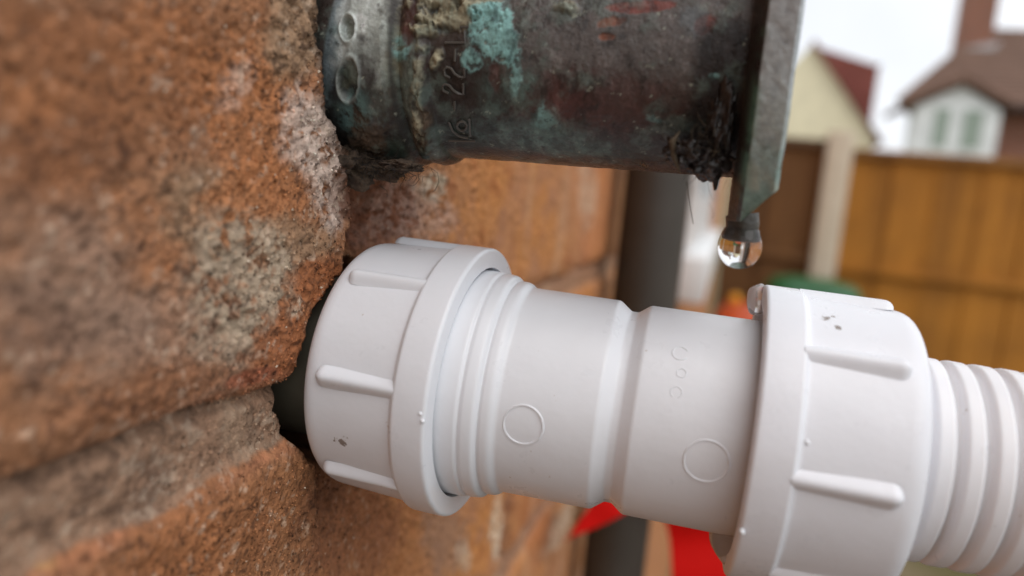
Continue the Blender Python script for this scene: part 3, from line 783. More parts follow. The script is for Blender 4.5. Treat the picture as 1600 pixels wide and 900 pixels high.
    n5 = fbm(A, S * 0.6, 1.3, 4, 54, 0.7)
    col = mixc(col, col * 0.45, sstep(0.1, 0.5, n5) * (0.35 if kind == 0 else 1.0))
    col = mixc(col, np.clip(col * 1.6 + 0.01, 0, 0.8), sstep(0.15, 0.5, -n5) * 0.8)
    col = mixc(col, c(30, 24, 22), sstep(0.38, 0.6, n3) * 0.6)
    if kind == 0:
        col = mixc(col, c(40, 34, 30), np.exp(-((A - 7.3) / 0.3) ** 2) * 0.8)
    col = mixc(col, c(170, 176, 160), sstep(0.50, 0.66, -n3 + 0.2 * n2) * 0.55)
    Rr = Rr + up_ + n1 * 0.08 + n2 * 0.07 + n3 * 0.05
    P = np.stack([A, -Rr * np.cos(TH), Rr * np.sin(TH)], -1) * MM
    return grid_mesh(name, P, M_COPPER, cop, wrap=True, flip=False, colors=np.clip(col, 0, 1), extra={'rgh': np.clip(rg, 0.1, 1)})
# profile from the wall outwards: grey collar, rounded seam, groove, barrel
copper_part('solder_collar', [(-12, 13.6), (1.6, 13.9), (2.4, 14.2), (4.2, 14.25), (6.2, 14.2), (7.2, 13.95), (7.8, 13.4), (8.15, 13.1)], 0.13, (-12, 8.2), 560, 0)
copper_part('barrel', [(7.4, 13.0), (8.0, 13.2), (8.7, 13.7), (9.6, 13.85), (10.6, 13.65), (11.2, 13.2), (11.5, 12.72), (12.2, 12.68), (46, 12.5)], 0.12, (7.4, 46.5), 560, 1)

# stamped characters on the barrel
M_STAMP, _, _ = new_mat('stamped_letters', (0.095, 0.087, 0.077), 0.35)
STROKES = [[(13.37, 0.71), (15.9, 0.79)], [(13.3, -0.96), (15.59, -0.87), (15.49, 0.38)], [(14.51, -1.54), (14.48, -2.88)], [(13.91, -4.64), (13.32, -4.39), (13.24, -3.84), (13.55, -3.5), (14.04, -3.62), (14.47, -4.19), (15.01, -4.49), (15.57, -4.5), (15.59, -3.46)], [(13.6, -6.38), (13.01, -6.12), (12.95, -5.63), (13.27, -5.37), (13.77, -5.5), (14.23, -6.05), (14.81, -6.37), (15.35, -6.42), (15.42, -5.22)], [(14.25, -7.35), (14.1, -8.31)], [(15.26, -10.56), (15.2, -10.77), (15.08, -10.98), (14.93, -11.16), (14.76, -11.29), (14.58, -11.35), (14.4, -11.35), (14.25, -11.28), (14.14, -11.15), (14.08, -10.97), (14.06, -10.77), (14.1, -10.55), (14.19, -10.34), (14.32, -10.16), (14.48, -10.02), (14.66, -9.93), (14.83, -9.9), (14.99, -9.93), (15.13, -10.02), (15.22, -10.16), (15.27, -10.35), (15.26, -10.56)], [(12.47, -13.3), (15.82, -13.04)], [(13.14, -10.18), (13.34, -11.52), (14.02, -12.33), (15.02, -12.59)], [(15.73, -9.54), (15.4, -12.19)]]
for st_ in STROKES:
    o = surf_tube('stamped_letter', st_, 12.88, 0.14, M_STAMP, cop)

# end plate, drip spout
def grime_col(Px, Py, Pz, kind):
    pass
def plate():
    x0 = 0.0451
    # plan outline (x, y): left rear, left face, near corner, right face, rear right
    plan = [(45.9, 78.6), (46.8, 76.6), (47.2, 76.0), (49.9, 75.4), (50.3, 76.0), (50.6, 104), (45.9, 104)]
    zt, zb = 34.0, -1.0
    n_z = 170
    # walk round the outline densely
    loop = []
    for i in range(len(plan)):
        a = Vector(plan[i]); b = Vector(plan[(i + 1) % len(plan)])
        k = max(2, int((b - a).length / 0.14))
        k = min(k, 40) if i not in (2, 1, 0) else k
        for j in range(k): loop.append(a + (b - a) * j / k)
    lp = np.array([(p.x, p.y) for p in loop])
    zz = np.concatenate([np.linspace(zb, 12, 110), np.linspace(12.2, zt, 120)])
    Zg, I = np.meshgrid(zz, np.arange(len(lp)), indexing='ij')
    Xg = lp[I, 0]; Yg = lp[I, 1]
    # disc-like lower rim: the depth shrinks toward the bottom, and the outer lower corner is cut off
    cutx = 47.2 + np.clip((Zg - zb) / 4.4, 0, 1) * 3.8
    Xg = np.minimum(Xg, cutx)
    low = np.clip((Zg + 1.0) / 12.0, 0, 1); half = 6 + 8 * np.sqrt(1 - (1 - low) ** 2)
    ymid = 90.0
    Yg = np.where(Yg > ymid, ymid + (Yg - ymid) * half / 14.0, Yg)
    # bring the near rim back toward the bottom, like a disc edge
    Yg = Yg + (1 - low) ** 2 * 4.5 * (Yg < ymid)
    n2 = fbm(Zg + Xg * 0.7, Yg + Xg, 2.5, 5, 61, 0.6); n3 = fbm(Zg + Xg, Yg + Xg * 1.3, 0.8, 4, 62, 0.6)
    Yg = Yg - (0.10 * n2 + 0.07 * n3) * (Yg < ymid)
    Xg = Xg + 0.08 * n2
    col = np.ones(Xg.shape + (3,)) * c(150, 158, 158)
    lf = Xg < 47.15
    col = np.where(lf[..., None], np.ones(3) * c(40, 33, 30), col)  # left face painted dark for its shade and gunk, lit face stays pale
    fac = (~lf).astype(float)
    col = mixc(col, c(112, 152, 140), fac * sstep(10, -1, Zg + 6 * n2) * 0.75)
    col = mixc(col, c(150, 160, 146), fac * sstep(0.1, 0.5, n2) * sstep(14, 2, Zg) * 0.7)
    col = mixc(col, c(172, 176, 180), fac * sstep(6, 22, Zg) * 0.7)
    col = mixc(col, c(84, 74, 72), sstep(0.1, 0.5, -n2) * 0.6)
    col = mixc(col, c(96, 140, 124), np.exp(-((Xg - 47.0) / 0.45) ** 2) * sstep(-0.2, 0.4, n2) * 0.6)
    col = mixc(col, c(190, 190, 176), sstep(0.5, 0.7, n3) * 0.3)
    rg = np.full(Xg.shape, 0.34) + 0.15 * n2
    V = np.stack([Xg, Yg, Zg], -1) * MM
    # local coordinates of the fitting
    Mi = np.array(FT.inverted())
    V = V.reshape(-1, 3) @ Mi[:3, :3].T + Mi[:3, 3]
    o = grid_mesh('end_plate', V.reshape(Xg.shape + (3,)), M_COPPER, cop, wrap=True, colors=np.clip(col, 0, 1), extra={'rgh': np.clip(rg, 0.2, 1)}, sharp=50)
    bm = bmesh.new(); bm.from_mesh(o.data)
    es = [e for e in bm.edges if e.is_boundary]
    bmesh.ops.holes_fill(bm, edges=es)
    bmesh.ops.recalc_face_normals(bm, faces=bm.faces)
    bm.to_mesh(o.data); bm.free()
plate()
M_SPOUT = dirty_plastic('grimy_metal', (0.03, 0.026, 0.022), 0.35, (0.075, 0.07, 0.06), 600, 0.0003)
SP = Vector((47.55, 84.6, -2.2))
iv = FT.inverted()
tube('drip_spout', [iv @ (Vector((SP.x - 0.2, SP.y, -0.2)) * MM), iv @ (Vector((SP.x, SP.y, -1.2)) * MM), iv @ (Vector((SP.x, SP.y, -2.5)) * MM), iv @ (Vector((SP.x, SP.y, -3.1)) * MM), iv @ (Vector((SP.x, SP.y, -3.25)) * MM)],
     [1.75 * MM, 1.75 * MM, 1.7 * MM, 1.55 * MM, 1.1 * MM], M_SPOUT, cop, 32)

# ------------------------------------------------------------------ water
def drop(name, loc, prof, label, scale=(1, 1, 1), mat_rot=None):
    pr = np.array(prof) * MM
    seg = 48
    th = np.linspace(0, 2 * np.pi, seg, endpoint=False)
    vs = [(r_ * math.cos(t) * scale[0], r_ * math.sin(t) * scale[1], z_ * scale[2]) for r_, z_ in pr for t in th]
    fs = []
    for i in range(len(pr) - 1):
        for j in range(seg):
            k = (j + 1) % seg
            fs.append((i * seg + j, i * seg + k, (i + 1) * seg + k, (i + 1) * seg + j))
    o = mesh(name, vs, fs, M_WATER, None, True, 0)
    o.location = loc
    tag(o, label, 'water drop')
    return o
def drop_prof(rtop, rmax, hgt):
    # pendant drop: neck radius at the top, fullest below the middle
    pts = [(0.0, 0.0), (rtop, 0.0)]
    for k in range(1, 26):
        t = k / 25
        zc_ = -hgt + rmax
        if t < 0.35:
            s_ = t / 0.35
            pts.append((rtop + (rmax - rtop) * math.sin(s_ * math.pi / 2), (zc_) * s_))
        else:
            a = (t - 0.35) / 0.65 * math.pi / 2
            pts.append((rmax * math.cos(a), zc_ - rmax * math.sin(a)))
    pts[-1] = (0.0, -hgt)
    return pts
drop('water_drop', (SP.x * MM - 0.00002, SP.y * MM, -1.75 * MM), drop_prof(1.80, 2.36, 4.45), 'clear round drop hanging from the spout under the copper end plate')

def blob_drop(name, center, radii, label, seed):
    bm = bmesh.new()
    bmesh.ops.create_icosphere(bm, subdivisions=4, radius=1.0)
    for v in bm.verts:
        n_ = mnoise.noise(v.co * 1.3 + Vector((seed, 0, 0))) * 0.16
        q = v.co * (1 + n_)
        v.co = Vector((q.x * radii[0], q.y * radii[1], q.z * radii[2])) * MM
    me = bpy.data.meshes.new(name); bm.to_mesh(me); bm.free()
    o = finish(name, me, M_MILKY, None, True, 0)
    o.location = center
    tag(o, label, 'water drop')
    return o

blob_drop('water_film', (0.04837, 0.09055, -0.0131), (2.6, 2.2, 0.45), 'thin wet film on top of the coupling body beside the right nut', 5.0)
blob_drop('water_drop', (0.05053, 0.09261, -0.01013), (1.35, 1.4, 1.9), 'small milky drop clinging to the top left rim of the right nut', 3.0)
blob_drop('water_drop', (0.05132, 0.0866, -0.03684), (2.9, 3.0, 3.9), 'large milky drop hanging under the coupling body against the lower rim of the right nut', 8.0)


# ------------------------------------------------------------------ debris, cobweb, hairs
def fuzz(name, mat, parent, n, centre, spread, length, rad, seed, gravity=0.0):
    """tangle of fine fibres as one mesh"""
    rr = random.Random(seed)
    vs, fs = [], []
    for _ in range(n):
        p = Vector(centre) + Vector([rr.gauss(0, s_) for s_ in spread]) * MM
        d = Vector([rr.gauss(0, 1) for _ in range(3)]).normalized()
        k = 9; L = length * rr.uniform(0.4, 1.3) * MM / k
        curl = Vector([rr.gauss(0, 1) for _ in range(3)]) * 0.35
        rd = rad * rr.uniform(0.5, 1.4) * MM
        base_i = len(vs)
        for i in range(k + 1):
            e1 = d.cross(Vector((0.3, 0.5, 0.8))).normalized(); e2 = d.cross(e1)
            f = rd * (1 - 0.6 * i / k)
            for q in range(3):
                a = q * 2.094
                vs.append(p + (e1 * math.cos(a) + e2 * math.sin(a)) * f)
            d = (d + curl * 0.5 + Vector([rr.gauss(0, 0.18) for _ in range(3)]) + Vector((0, 0, -gravity))).normalized()
            p = p + d * L
        for i in range(k):
            for q in range(3):
                l = (q + 1) % 3
                fs.append((base_i + i * 3 + q, base_i + i * 3 + l, base_i + i * 3 + 3 + l, base_i + i * 3 + 3 + q))
    me = bpy.data.meshes.new(name)
    me.from_pydata([tuple(v) for v in vs], [], fs); me.update()
    return finish(name, me, mat, parent, True, 0)

def lump(name, mat, parent, centre, radii, seed, amp=0.35, sub=5, freq=1.6):
    bm = bmesh.new()
    bmesh.ops.create_icosphere(bm, subdivisions=sub, radius=1.0)
    for v in bm.verts:
        a = mnoise.fractal(v.co * freq + Vector((seed, seed * 2, 0)), 1.0, 2.0, 5)
        q = v.co * (1 + amp * a)
        v.co = Vector((q.x * radii[0], q.y * radii[1], q.z * radii[2])) * MM + Vector(centre)
    me = bpy.data.meshes.new(name); bm.to_mesh(me); bm.free()
    return finish(name, me, mat, parent, True, 0)

M_GUNK = dirty_plastic('wet_dark_gunk', (0.008, 0.006, 0.006), 0.3, (0.03, 0.02, 0.016), 500, 0.0006)
M_SOIL = dirty_plastic('crumbly_soil', (0.05, 0.032, 0.022), 0.95, (0.13, 0.09, 0.062), 700, 0.0009)

cw = empty('cobweb', (0.04198, 0.0814, 0.00603), 'dark wet clump of cobweb and dirt under the copper pipe beside its end plate', 'cobweb')
def at_cw(o):
    o.parent = cw; o.matrix_parent_inverse = cw.matrix_world.inverted(); return o
bpy.context.view_layer.update()
at_cw(lump('dirt_clump', M_GUNK, None, (0.04271, 0.08253, 0.00515), (2.6, 3.0, 1.9), 2, 0.55))
at_cw(lump('dirt_clump', M_GUNK, None, (0.04072, 0.081, 0.0057), (2.2, 2.6, 1.4), 5, 0.5))
at_cw(lump('dirt_clump', M_GUNK, None, (0.044, 0.08143, 0.0098), (1.3, 1.6, 5.5), 9, 0.5))
at_cw(fuzz('fibres', M_DARKFIB, None, 260, (0.04259, 0.08061, 0.00667), (1.5, 1.0, 1.2), 3.0, 0.035, 3))
at_cw(fuzz('fibres', M_TANFIB, None, 40, (0.04307, 0.07925, 0.00723), (1.4, 0.8, 1.0), 2.6, 0.035, 4))
at_cw(fuzz('fibres', M_DARKFIB, None, 160, (0.04373, 0.08037, 0.01415), (0.7, 0.6, 4.0), 2.6, 0.03, 6))
at_cw(tube('seed_husk', [(0.04008, 0.07899, 0.00765), (0.03947, 0.07866, 0.00648), (0.0398, 0.07908, 0.00503), (0.04062, 0.07961, 0.00335)], [0.1*MM, 0.38*MM, 0.32*MM, 0.04*MM], M_TANFIB, None, 8))
o = tube('hair', [(0.04123, 0.08073, 0.00265), (0.04149, 0.08066, 0.00159), (0.04195, 0.08078, -5e-05), (0.04247, 0.08101, -0.0017)], 0.00004, M_HAIR); tag(o, 'thin dark hair hanging straight below the copper pipe', 'hair')
o = tube('hair', [(0.01327, 0.07798, 0.00176), (0.01435, 0.0777, 0.00126), (0.01462, 0.07763, 0.00022), (0.01413, 0.0779, -0.00067), (0.01368, 0.07826, -0.00092)], 0.00003, M_HAIR); tag(o, 'short curled hair under the grey collar of the copper fitting', 'hair')
dc = empty('dirt_pile', (-0.00013, 0.09189, 0.00079), 'crumbly brown soil and plant debris wedged under the copper collar', 'dirt')
bpy.context.view_layer.update()
def at_dc(o):
    o.parent = dc; o.matrix_parent_inverse = dc.matrix_world.inverted(); return o
at_dc(lump('soil_clump', M_SOIL, None, (-0.00095, 0.08542, 0.00105), (3.2, 4.0, 2.6), 21, 0.6))
at_dc(lump('soil_clump', M_SOIL, None, (0.00259, 0.08641, 0.00106), (4.0, 3.0, 1.2), 25, 0.45))
at_dc(lump('soil_clump', M_SOIL, None, (0.00721, 0.08361, 0.00175), (2.6, 2.0, 0.7), 29, 0.45))
at_dc(fuzz('fibres', M_TANFIB, None, 90, (0.0044, 0.08277, 0.00132), (3.0, 1.0, 0.7), 2.0, 0.03, 14))
at_dc(fuzz('fibres', M_DARKFIB, None, 220, (0.00403, 0.08266, 0.00129), (3.2, 1.0, 0.8), 2.0, 0.035, 15))


# ------------------------------------------------------------------ dark vertical pipe beside the wall
vp = Matrix.Translation((0, 0, 0))
seg = 64
def vpipe(name, x_, y_, r_, z0, z1, mat, label):
    th = np.linspace(0, 2 * np.pi, seg, endpoint=False)
    zz = np.linspace(z0, z1, 40)
    V = np.stack([np.repeat((r_ * np.cos(th))[None], 40, 0), np.repeat((r_ * np.sin(th))[None], 40, 0), np.repeat((zz - z0)[:, None], seg, 1)], -1)
    o = grid_mesh(name, V, mat, None, wrap=True)
    o.location = (x_, y_, z0)
    tag(o, label, 'pipe')
    return o
vpipe('downpipe', 0.0172, 0.3034, 0.0132, GZ, 2.4, M_GREYPIPE, 'dark grey vertical pipe running down the brick wall behind the white coupling')


# bright red plastic strap looped round the downpipe
def strap(name, path, width_v, thick, label):
    """path: centre points; width_v: vector per point across the band"""
    n = len(path)
    def sm(arr, m=8):
        a = np.array(arr, float); t = np.arange(len(a)); tt = np.linspace(0, len(a) - 1, (len(a) - 1) * m + 1)
        out_ = []
        for u in tt:
            i = min(int(u), len(a) - 2); f_ = u - i
            p0 = a[max(i - 1, 0)]; p1 = a[i]; p2 = a[i + 1]; p3 = a[min(i + 2, len(a) - 1)]
            out_.append(0.5 * ((2 * p1) + (-p0 + p2) * f_ + (2 * p0 - 5 * p1 + 4 * p2 - p3) * f_ ** 2 + (-p0 + 3 * p1 - 3 * p2 + p3) * f_ ** 3))
        return np.array(out_)
    Pp = sm(path); Wv = sm(width_v)
    T_ = np.gradient(Pp, axis=0); N_ = np.cross(T_, Wv); N_ /= np.linalg.norm(N_, axis=1)[:, None] + 1e-9
    ring = []
    for s_, k_ in ((-1, -1), (-1, 1), (1, 1), (1, -1)):
        ring.append(Pp + Wv * s_ + N_ * thick * k_)
    V = np.stack(ring, 1)
    m = V.shape[0]
    vs = V.reshape(-1, 3); fs = []
    for i in range(m - 1):
        for k in range(4):
            l = (k + 1) % 4
            fs.append((i * 4 + k, i * 4 + l, (i + 1) * 4 + l, (i + 1) * 4 + k))
    fs += [(0, 1, 2, 3), tuple((m - 1) * 4 + k for k in range(4))]
    o = mesh(name, vs, fs, M_RED, None, True, 45)
    tag(o, label, 'strap')
    return o
strap('plastic_strap', [[0.00488, 0.24661, -0.1202], [0.01306, 0.25003, -0.11194], [0.02089, 0.25325, -0.10439], [0.02914, 0.26453, -0.10018], [0.03818, 0.28156, -0.10923], [0.04912, 0.2976, -0.12946], [0.05831, 0.29784, -0.14675], [0.06683, 0.29753, -0.1667]], [[-0.00024, -4e-05, 0.0002], [0.00248, 0.00039, -0.00226], [0.00413, 0.00072, -0.00323], [0.00458, 0.00122, -0.0005], [0.00689, 0.00223, 0.00214], [0.01085, 0.00326, 0.00155], [0.01625, 0.00492, 0.00259], [0.02233, 0.00657, 0.00213]], 0.0006, 'bright red plastic strap looped round the dark vertical pipe below the coupling')


# ------------------------------------------------------------------ fence
def wood_mat(name, c1_, c2_, width, rough=0.75):
    m, nt, b = new_mat(name, rough=rough)
    oc = obj_coord(nt)
    mp = nt.nodes.new('ShaderNodeMapping'); nt.links.new(oc, mp.inputs[0])
    mp.inputs['Scale'].default_value = (30, 30, 1.2)
    g_ = noise_node(nt, 1.0, 6, mp.outputs[0])
    r_ = ramp_node(nt, g_.outputs['Fac'], [(0.3, c1_), (0.7, c2_)])
    big = noise_node(nt, 3.0, 3, oc)
    sxx = nt.nodes.new('ShaderNodeSeparateXYZ'); nt.links.new(oc, sxx.inputs[0])
    wn_ = nt.nodes.new('ShaderNodeTexWhiteNoise'); wn_.noise_dimensions = '1D'
    nt.links.new(math_node(nt, 'FLOOR', math_node(nt, 'DIVIDE', sxx.outputs[0], 0.118)), wn_.inputs['W'])
    mixf = math_node(nt, 'ADD', math_node(nt, 'MULTIPLY', big.outputs['Fac'], 0.8), math_node(nt, 'MULTIPLY', wn_.outputs['Value'], 0.2))
    r2 = ramp_node(nt, mixf, [(0.3, (0.68, 0.66, 0.62)), (0.7, (1.15, 1.15, 1.15))])
    nt.links.new(mix_node(nt, 1.0, r_.outputs['Color'], r2.outputs['Color'], 'MULTIPLY'), b.inputs['Base Color'])
    bump(nt, b, g_.outputs['Fac'], 0.002)
    return m
M_ORW = wood_mat('orange_stained_wood', (0.38, 0.15, 0.012), (0.48, 0.20, 0.020), 0.1)
M_ORC = wood_mat('orange_capping', (0.22, 0.10, 0.022), (0.30, 0.14, 0.03), 0.1)
M_DKW = wood_mat('dark_brown_wood', (0.13, 0.055, 0.014), (0.19, 0.085, 0.022), 0.1)
M_DKC = wood_mat('dark_capping', (0.09, 0.045, 0.018), (0.12, 0.06, 0.026), 0.1)
M_CONC = dirty_plastic('pale_concrete', (0.56, 0.49, 0.38), 0.9, (0.66, 0.58, 0.46), 20, 0.002)
FY = 4.8
def fence_panel(x0, x1, ztop, mats, label, group):
    f = empty('wooden_fence', (x0, FY, GZ), label, 'fence', group)
    rr = random.Random(int(x0 * 100))
    x_ = 0.0; k = 0; bw = 0.118
    vs, fs = [], []
    H = ztop - 0.05 - GZ
    while x_ < x1 - x0 - 0.02:
        w_ = min(bw, x1 - x0 - x_)
        a = rr.uniform(-0.002, 0.002); bi = len(vs)
        yy0 = 0.006 + a + (0.011 if k % 2 else 0.0)
        for (px_, py_) in ((x_ - 0.006, yy0), (x_ + w_ + 0.006, yy0), (x_ + w_ + 0.006, yy0 + 0.012), (x_ - 0.006, yy0 + 0.012)):
            vs += [(px_, py_, 0.04), (px_, py_, H)]
        fs += [(bi, bi + 2, bi + 3, bi + 1), (bi + 2, bi + 4, bi + 5, bi + 3), (bi + 4, bi + 6, bi + 7, bi + 5), (bi + 6, bi, bi + 1, bi + 7), (bi, bi + 6, bi + 4, bi + 2), (bi + 1, bi + 3, bi + 5, bi + 7)]
        x_ += w_; k += 1
    mesh('boards', vs, fs, mats[0], f)
    box('capping', (0, -0.030, H + 0.002), (x1 - x0, 0.045, H + 0.050), mats[1], f, 0.004)
    for zr_ in (H - 0.68, H - 1.36):
        box('rail', (0, -0.026, zr_), (x1 - x0, 0.002, zr_ + 0.045), mats[0], f, 0.003)
    return f
fence_panel(0.03, 0.545, 0.47, (M_DKW, M_DKC), 'dark brown stained fence panel between the house wall and the concrete post', 'fence panels')
fence_panel(0.70, 2.50, 0.43, (M_ORW, M_ORC), 'orange stained board fence panel just right of the concrete post', 'fence panels')
fence_panel(2.66, 4.46, 0.43, (M_ORW, M_ORC), 'orange stained board fence panel at the far right, mostly outside the picture', 'fence panels')
def post(x0, x1, label):
    h_ = 0.52 - GZ
    vs = []
    w_ = x1 - x0
    o = box('fence_post', (0, -0.06, 0), (w_, 0.06, h_), M_CONC, None, 0.012)
    o.location = (x0, FY, GZ)
    tag(o, label, 'fence post', 'concrete fence posts')
post(0.546, 0.690, 'pale concrete fence post between the dark and the orange fence panels')
post(2.505, 2.655, 'pale concrete fence post farther right along the orange fence')

# ------------------------------------------------------------------ bins and ball
def bin_(x_, y_, w_, d_, hh, bodym, lidm, label):
    e = empty('wheelie_bin', (x_, y_, GZ), label, 'bin')
    vs = []
    for z_, s_ in ((0.06, 0.8), (hh - 0.12, 1.0)):
        for sx_, sy_ in ((-1, -1), (1, -1), (1, 1), (-1, 1)):
            vs.append((sx_ * w_ / 2 * s_, sy_ * d_ / 2 * s_, z_))
    mesh('bin_body', vs, [(0, 1, 5, 4), (1, 2, 6, 5), (2, 3, 7, 6), (3, 0, 4, 7), (0, 3, 2, 1), (4, 5, 6, 7)], bodym, e)
    lid = []
    n = 14
    for j, (z_, s_) in enumerate(((hh - 0.118, 1.04), (hh - 0.06, 1.04), (hh - 0.02, 0.90), (hh, 0.55))):
        for k in range(n * 4):
            a = 2 * math.pi * k / (n * 4)
            ca, sa = math.cos(a), math.sin(a)
            q = (abs(ca) ** 5 + abs(sa) ** 5) ** (-0.2)
            lid.append((ca * q * w_ / 2 * s_, sa * q * d_ / 2 * s_, z_))
    N = n * 4; fs = []
    for j in range(3):
        for k in range(N):
            fs.append((j * N + k, j * N + (k + 1) % N, (j + 1) * N + (k + 1) % N, (j + 1) * N + k))
    fs.append(tuple(range(N))); fs.append(tuple(3 * N + k for k in range(N)))
    mesh('bin_lid', lid, fs, lidm, e, True, 35)
    tube('lid_handle', [(-w_ / 2 * 0.8, d_ / 2 * 1.06 + 0.02, hh - 0.06), (w_ / 2 * 0.8, d_ / 2 * 1.06 + 0.02, hh - 0.06)], 0.012, bodym, e, 10)
    for sx_ in (-1, 1):
        tube('wheel', [(sx_ * w_ / 2 * 0.86, d_ / 2 * 0.75, 0.10), (sx_ * (w_ / 2 * 0.86 + 0.045), d_ / 2 * 0.75, 0.10)], 0.10, bodym, e, 24)
    return e
M_BLK, _, _ = new_mat('black_plastic', (0.03, 0.03, 0.03), 0.5)
M_GRN, _, _ = new_mat('green_plastic', (0.012, 0.11, 0.035), 0.4)
M_ORP, _, _ = new_mat('orange_red_plastic', (0.50, 0.07, 0.01), 0.4)
M_YEL, _, _ = new_mat('yellow_rubber', (0.75, 0.33, 0.01), 0.5)
bin_(0.52, 4.25, 0.46, 0.40, GZ * -1 - 0.315, M_GRN, M_GRN, 'green lidded bin standing in front of the concrete fence post')
bin_(0.26, 3.35, 0.42, 0.40, GZ * -1 - 0.395, M_BLK, M_ORP, 'black bin with an orange-red lid near the end of the brick wall')
o = lump('ball', M_YEL, None, (0, 0, 0), (26, 26, 26), 1, 0.0, 3)
o.location = (0.115, 3.35, -0.395 + 0.017)
tag(o, 'small yellow ball resting on the orange-red bin lid', 'ball')

# ------------------------------------------------------------------ houses behind
def plain(name, c_, rough=0.8, scale=3, var=0.12):
    m, nt, b = new_mat(name, c_, rough)
    n_ = noise_node(nt, scale, 5, obj_coord(nt))
    r_ = ramp_node(nt, n_.outputs['Fac'], [(0.3, tuple(x * (1 - var) for x in c_)), (0.7, tuple(x * (1 + var) for x in c_))])
    nt.links.new(r_.outputs['Color'], b.inputs['Base Color'])
    return m
def tile_mat(name, c1_, c2_):
    m, nt, b = new_mat(name, rough=0.85)
    oc = obj_coord(nt)
    wv = nt.nodes.new('ShaderNodeTexWave'); wv.bands_direction = 'Z'; wv.inputs['Scale'].default_value = 3.0
    wv.inputs['Distortion'].default_value = 0.6
    nt.links.new(oc, wv.inputs['Vector'])
    n_ = noise_node(nt, 2.2, 5, oc)
    r_ = ramp_node(nt, n_.outputs['Fac'], [(0.3, c1_), (0.7, c2_)])
    nt.links.new(r_.outputs['Color'], b.inputs['Base Color'])
    bump(nt, b, wv.outputs['Fac'], 0.03)
    return m
M_CREAM = plain('cream_render', (0.84, 0.77, 0.54))
M_TILE_R = tile_mat('red_roof_tiles', (0.20, 0.055, 0.04), (0.27, 0.08, 0.06))
M_TILE_B = tile_mat('brown_roof_tiles', (0.12, 0.065, 0.043), (0.17, 0.095, 0.065))
M_WHITE = plain('white_paint', (0.74, 0.76, 0.75))
M_DARKTRIM = plain('dark_soffit', (0.035, 0.022, 0.02))
M_CURT = plain('green_curtained_glass', (0.27, 0.33, 0.27), 0.3)
M_LEAD = plain('pale_lead_flashing', (0.42, 0.40, 0.40), 0.6)

ch = empty('cream_house', (0.35, 26, GZ), 'distant cream rendered gable house with a dark red tiled roof', 'house')
def L(x_, z_, y_=0.0): return (x_, y_, z_ - GZ)
prism('gable_wall', [L(-2.35, GZ), L(3.55, GZ), L(3.88, 2.68), L(1.62, 5.55), L(-0.8, 2.5), L(-2.35, 2.5)][:1] + [L(3.78, GZ), L(3.78, 2.70), L(1.60, 5.52), L(-2.35, 0.9)], (0, 7, 0), M_CREAM, ch)
# right-hand roof slope seen beyond the verge, running back and to the right
prism('roof', [L(1.58, 5.62, -0.25), L(3.98, 2.62, -0.25), L(4.02, 2.52, -0.25), L(1.55, 5.50, -0.25)], (0, 7.4, 0), M_TILE_R, ch)
prism('cross_roof', [L(1.66, 5.58, 0.6), L(3.70, 5.02, 0.6), L(3.70, 2.72, 0.6), ], (0, 4.0, 0), M_TILE_R, ch)
box('fascia', (3.62, 0.55, 5.0 - GZ), (3.72, 4.7, 5.06 - GZ), M_DARKTRIM, ch)

bh = empty('brick_house', (0, 18, GZ), 'red brick house with brown tiled roof, chimney and white bay window beyond the fence', 'house')
prism('wall', [(3.62, 0.35, 0), (11.0, 0.35, 0), (11.0, 3.0, 0), (4.55, 3.0, 0)], (0, 0, 2.8 - GZ), M_PLAINBRICK, bh)
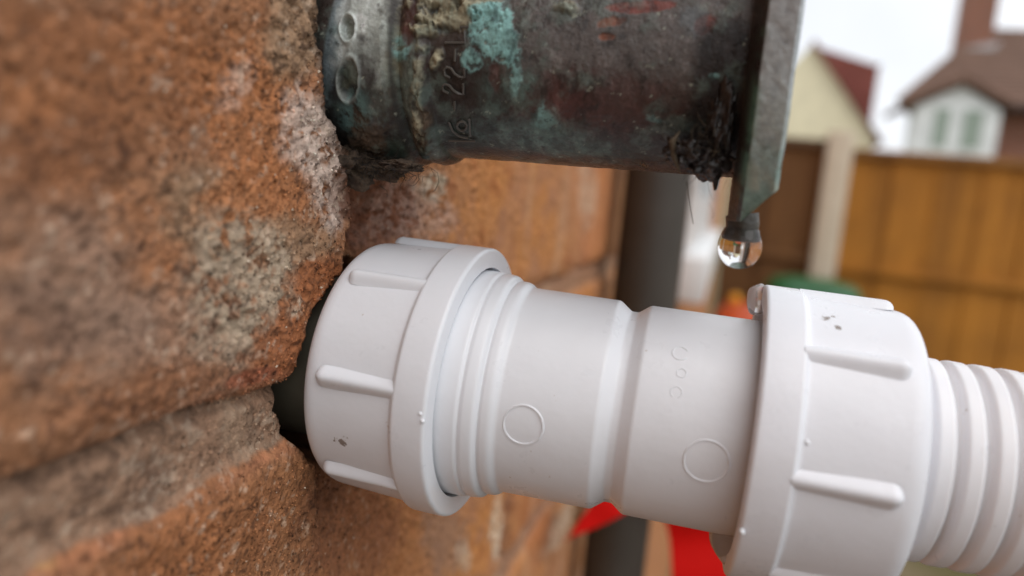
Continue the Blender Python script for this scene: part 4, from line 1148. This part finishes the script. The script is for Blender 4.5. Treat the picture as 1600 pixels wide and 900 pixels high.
# main roof: hip sloping up to the right
r_v = [(3.2, -0.1, 2.74 - GZ), (11.4, -0.1, 2.74 - GZ), (11.4, 3.4, 2.74 - GZ), (4.3, 3.4, 2.74 - GZ), (5.0, 1.6, 4.62 - GZ), (9.5, 1.6, 4.62 - GZ)]
r_v += [(3.2, -0.1, 2.64 - GZ), (11.4, -0.1, 2.64 - GZ), (11.4, 3.4, 2.64 - GZ), (4.3, 3.4, 2.64 - GZ)]
roof = mesh('roof', r_v, [(0, 1, 5, 4), (1, 2, 5), (2, 3, 4, 5), (3, 0, 4), (0, 6, 7, 1), (1, 7, 8, 2), (2, 8, 9, 3), (3, 9, 6, 0), (6, 9, 8, 7)], M_TILE_B, bh)
box('chimney', (4.50, 1.2, 3.4 - GZ), (5.15, 1.8, 6.2 - GZ), M_PLAINBRICK, roof)
prism('flashing', [(4.42, 1.08, 3.78 - GZ), (5.10, 1.08, 3.92 - GZ), (5.30, 1.08, 4.22 - GZ), (4.95, 1.08, 4.16 - GZ), (4.42, 1.08, 4.0 - GZ)], (0, 0.2, 0), M_LEAD, roof)
box('gutter', (4.9, -0.2, 2.58 - GZ), (11.4, -0.08, 2.70 - GZ), M_DARKTRIM, bh)
bay = box('bay', (3.55, -0.25, 0), (5.15, 0.34, 2.55 - GZ), M_WHITE, bh)
prism('bay_gable', [(3.55, -0.25, 2.552 - GZ), (5.15, -0.25, 2.552 - GZ), (4.35, -0.25, 3.02 - GZ)], (0, 0.6, 0), M_WHITE, bay)
prism('bay_roof', [(3.28, -0.42, 2.62 - GZ), (4.35, -0.42, 3.22 - GZ), (5.28, -0.42, 2.72 - GZ), (5.28, -0.42, 2.62 - GZ), (4.35, -0.42, 3.05 - GZ), (3.28, -0.42, 2.50 - GZ)], (0, 2.2, 0), M_TILE_B, bay)
for x0, x1 in ((3.90, 4.24), (4.44, 4.86)):
    wn = ring_frame('window_frame', 0, x1 - x0, 0, 0.85, 0.03, -0.02, 0.02, M_WHITE, bay)
    wn.rotation_euler = (0, 0, -math.pi / 2); wn.location = (x0, -0.27, 1.72 - GZ)
    wn.location.y = -0.27
    wn.rotation_euler = (0, 0, 0)
    # window opening faces the camera side (-y)
    for v in wn.data.vertices: v.co = Vector((v.co.y, v.co.x, v.co.z))
    wn.name = 'window'
    p_ = box('pane', (0.031, -0.008, 0.031), (x1 - x0 - 0.031, 0.008, 0.819), M_CURT, wn)
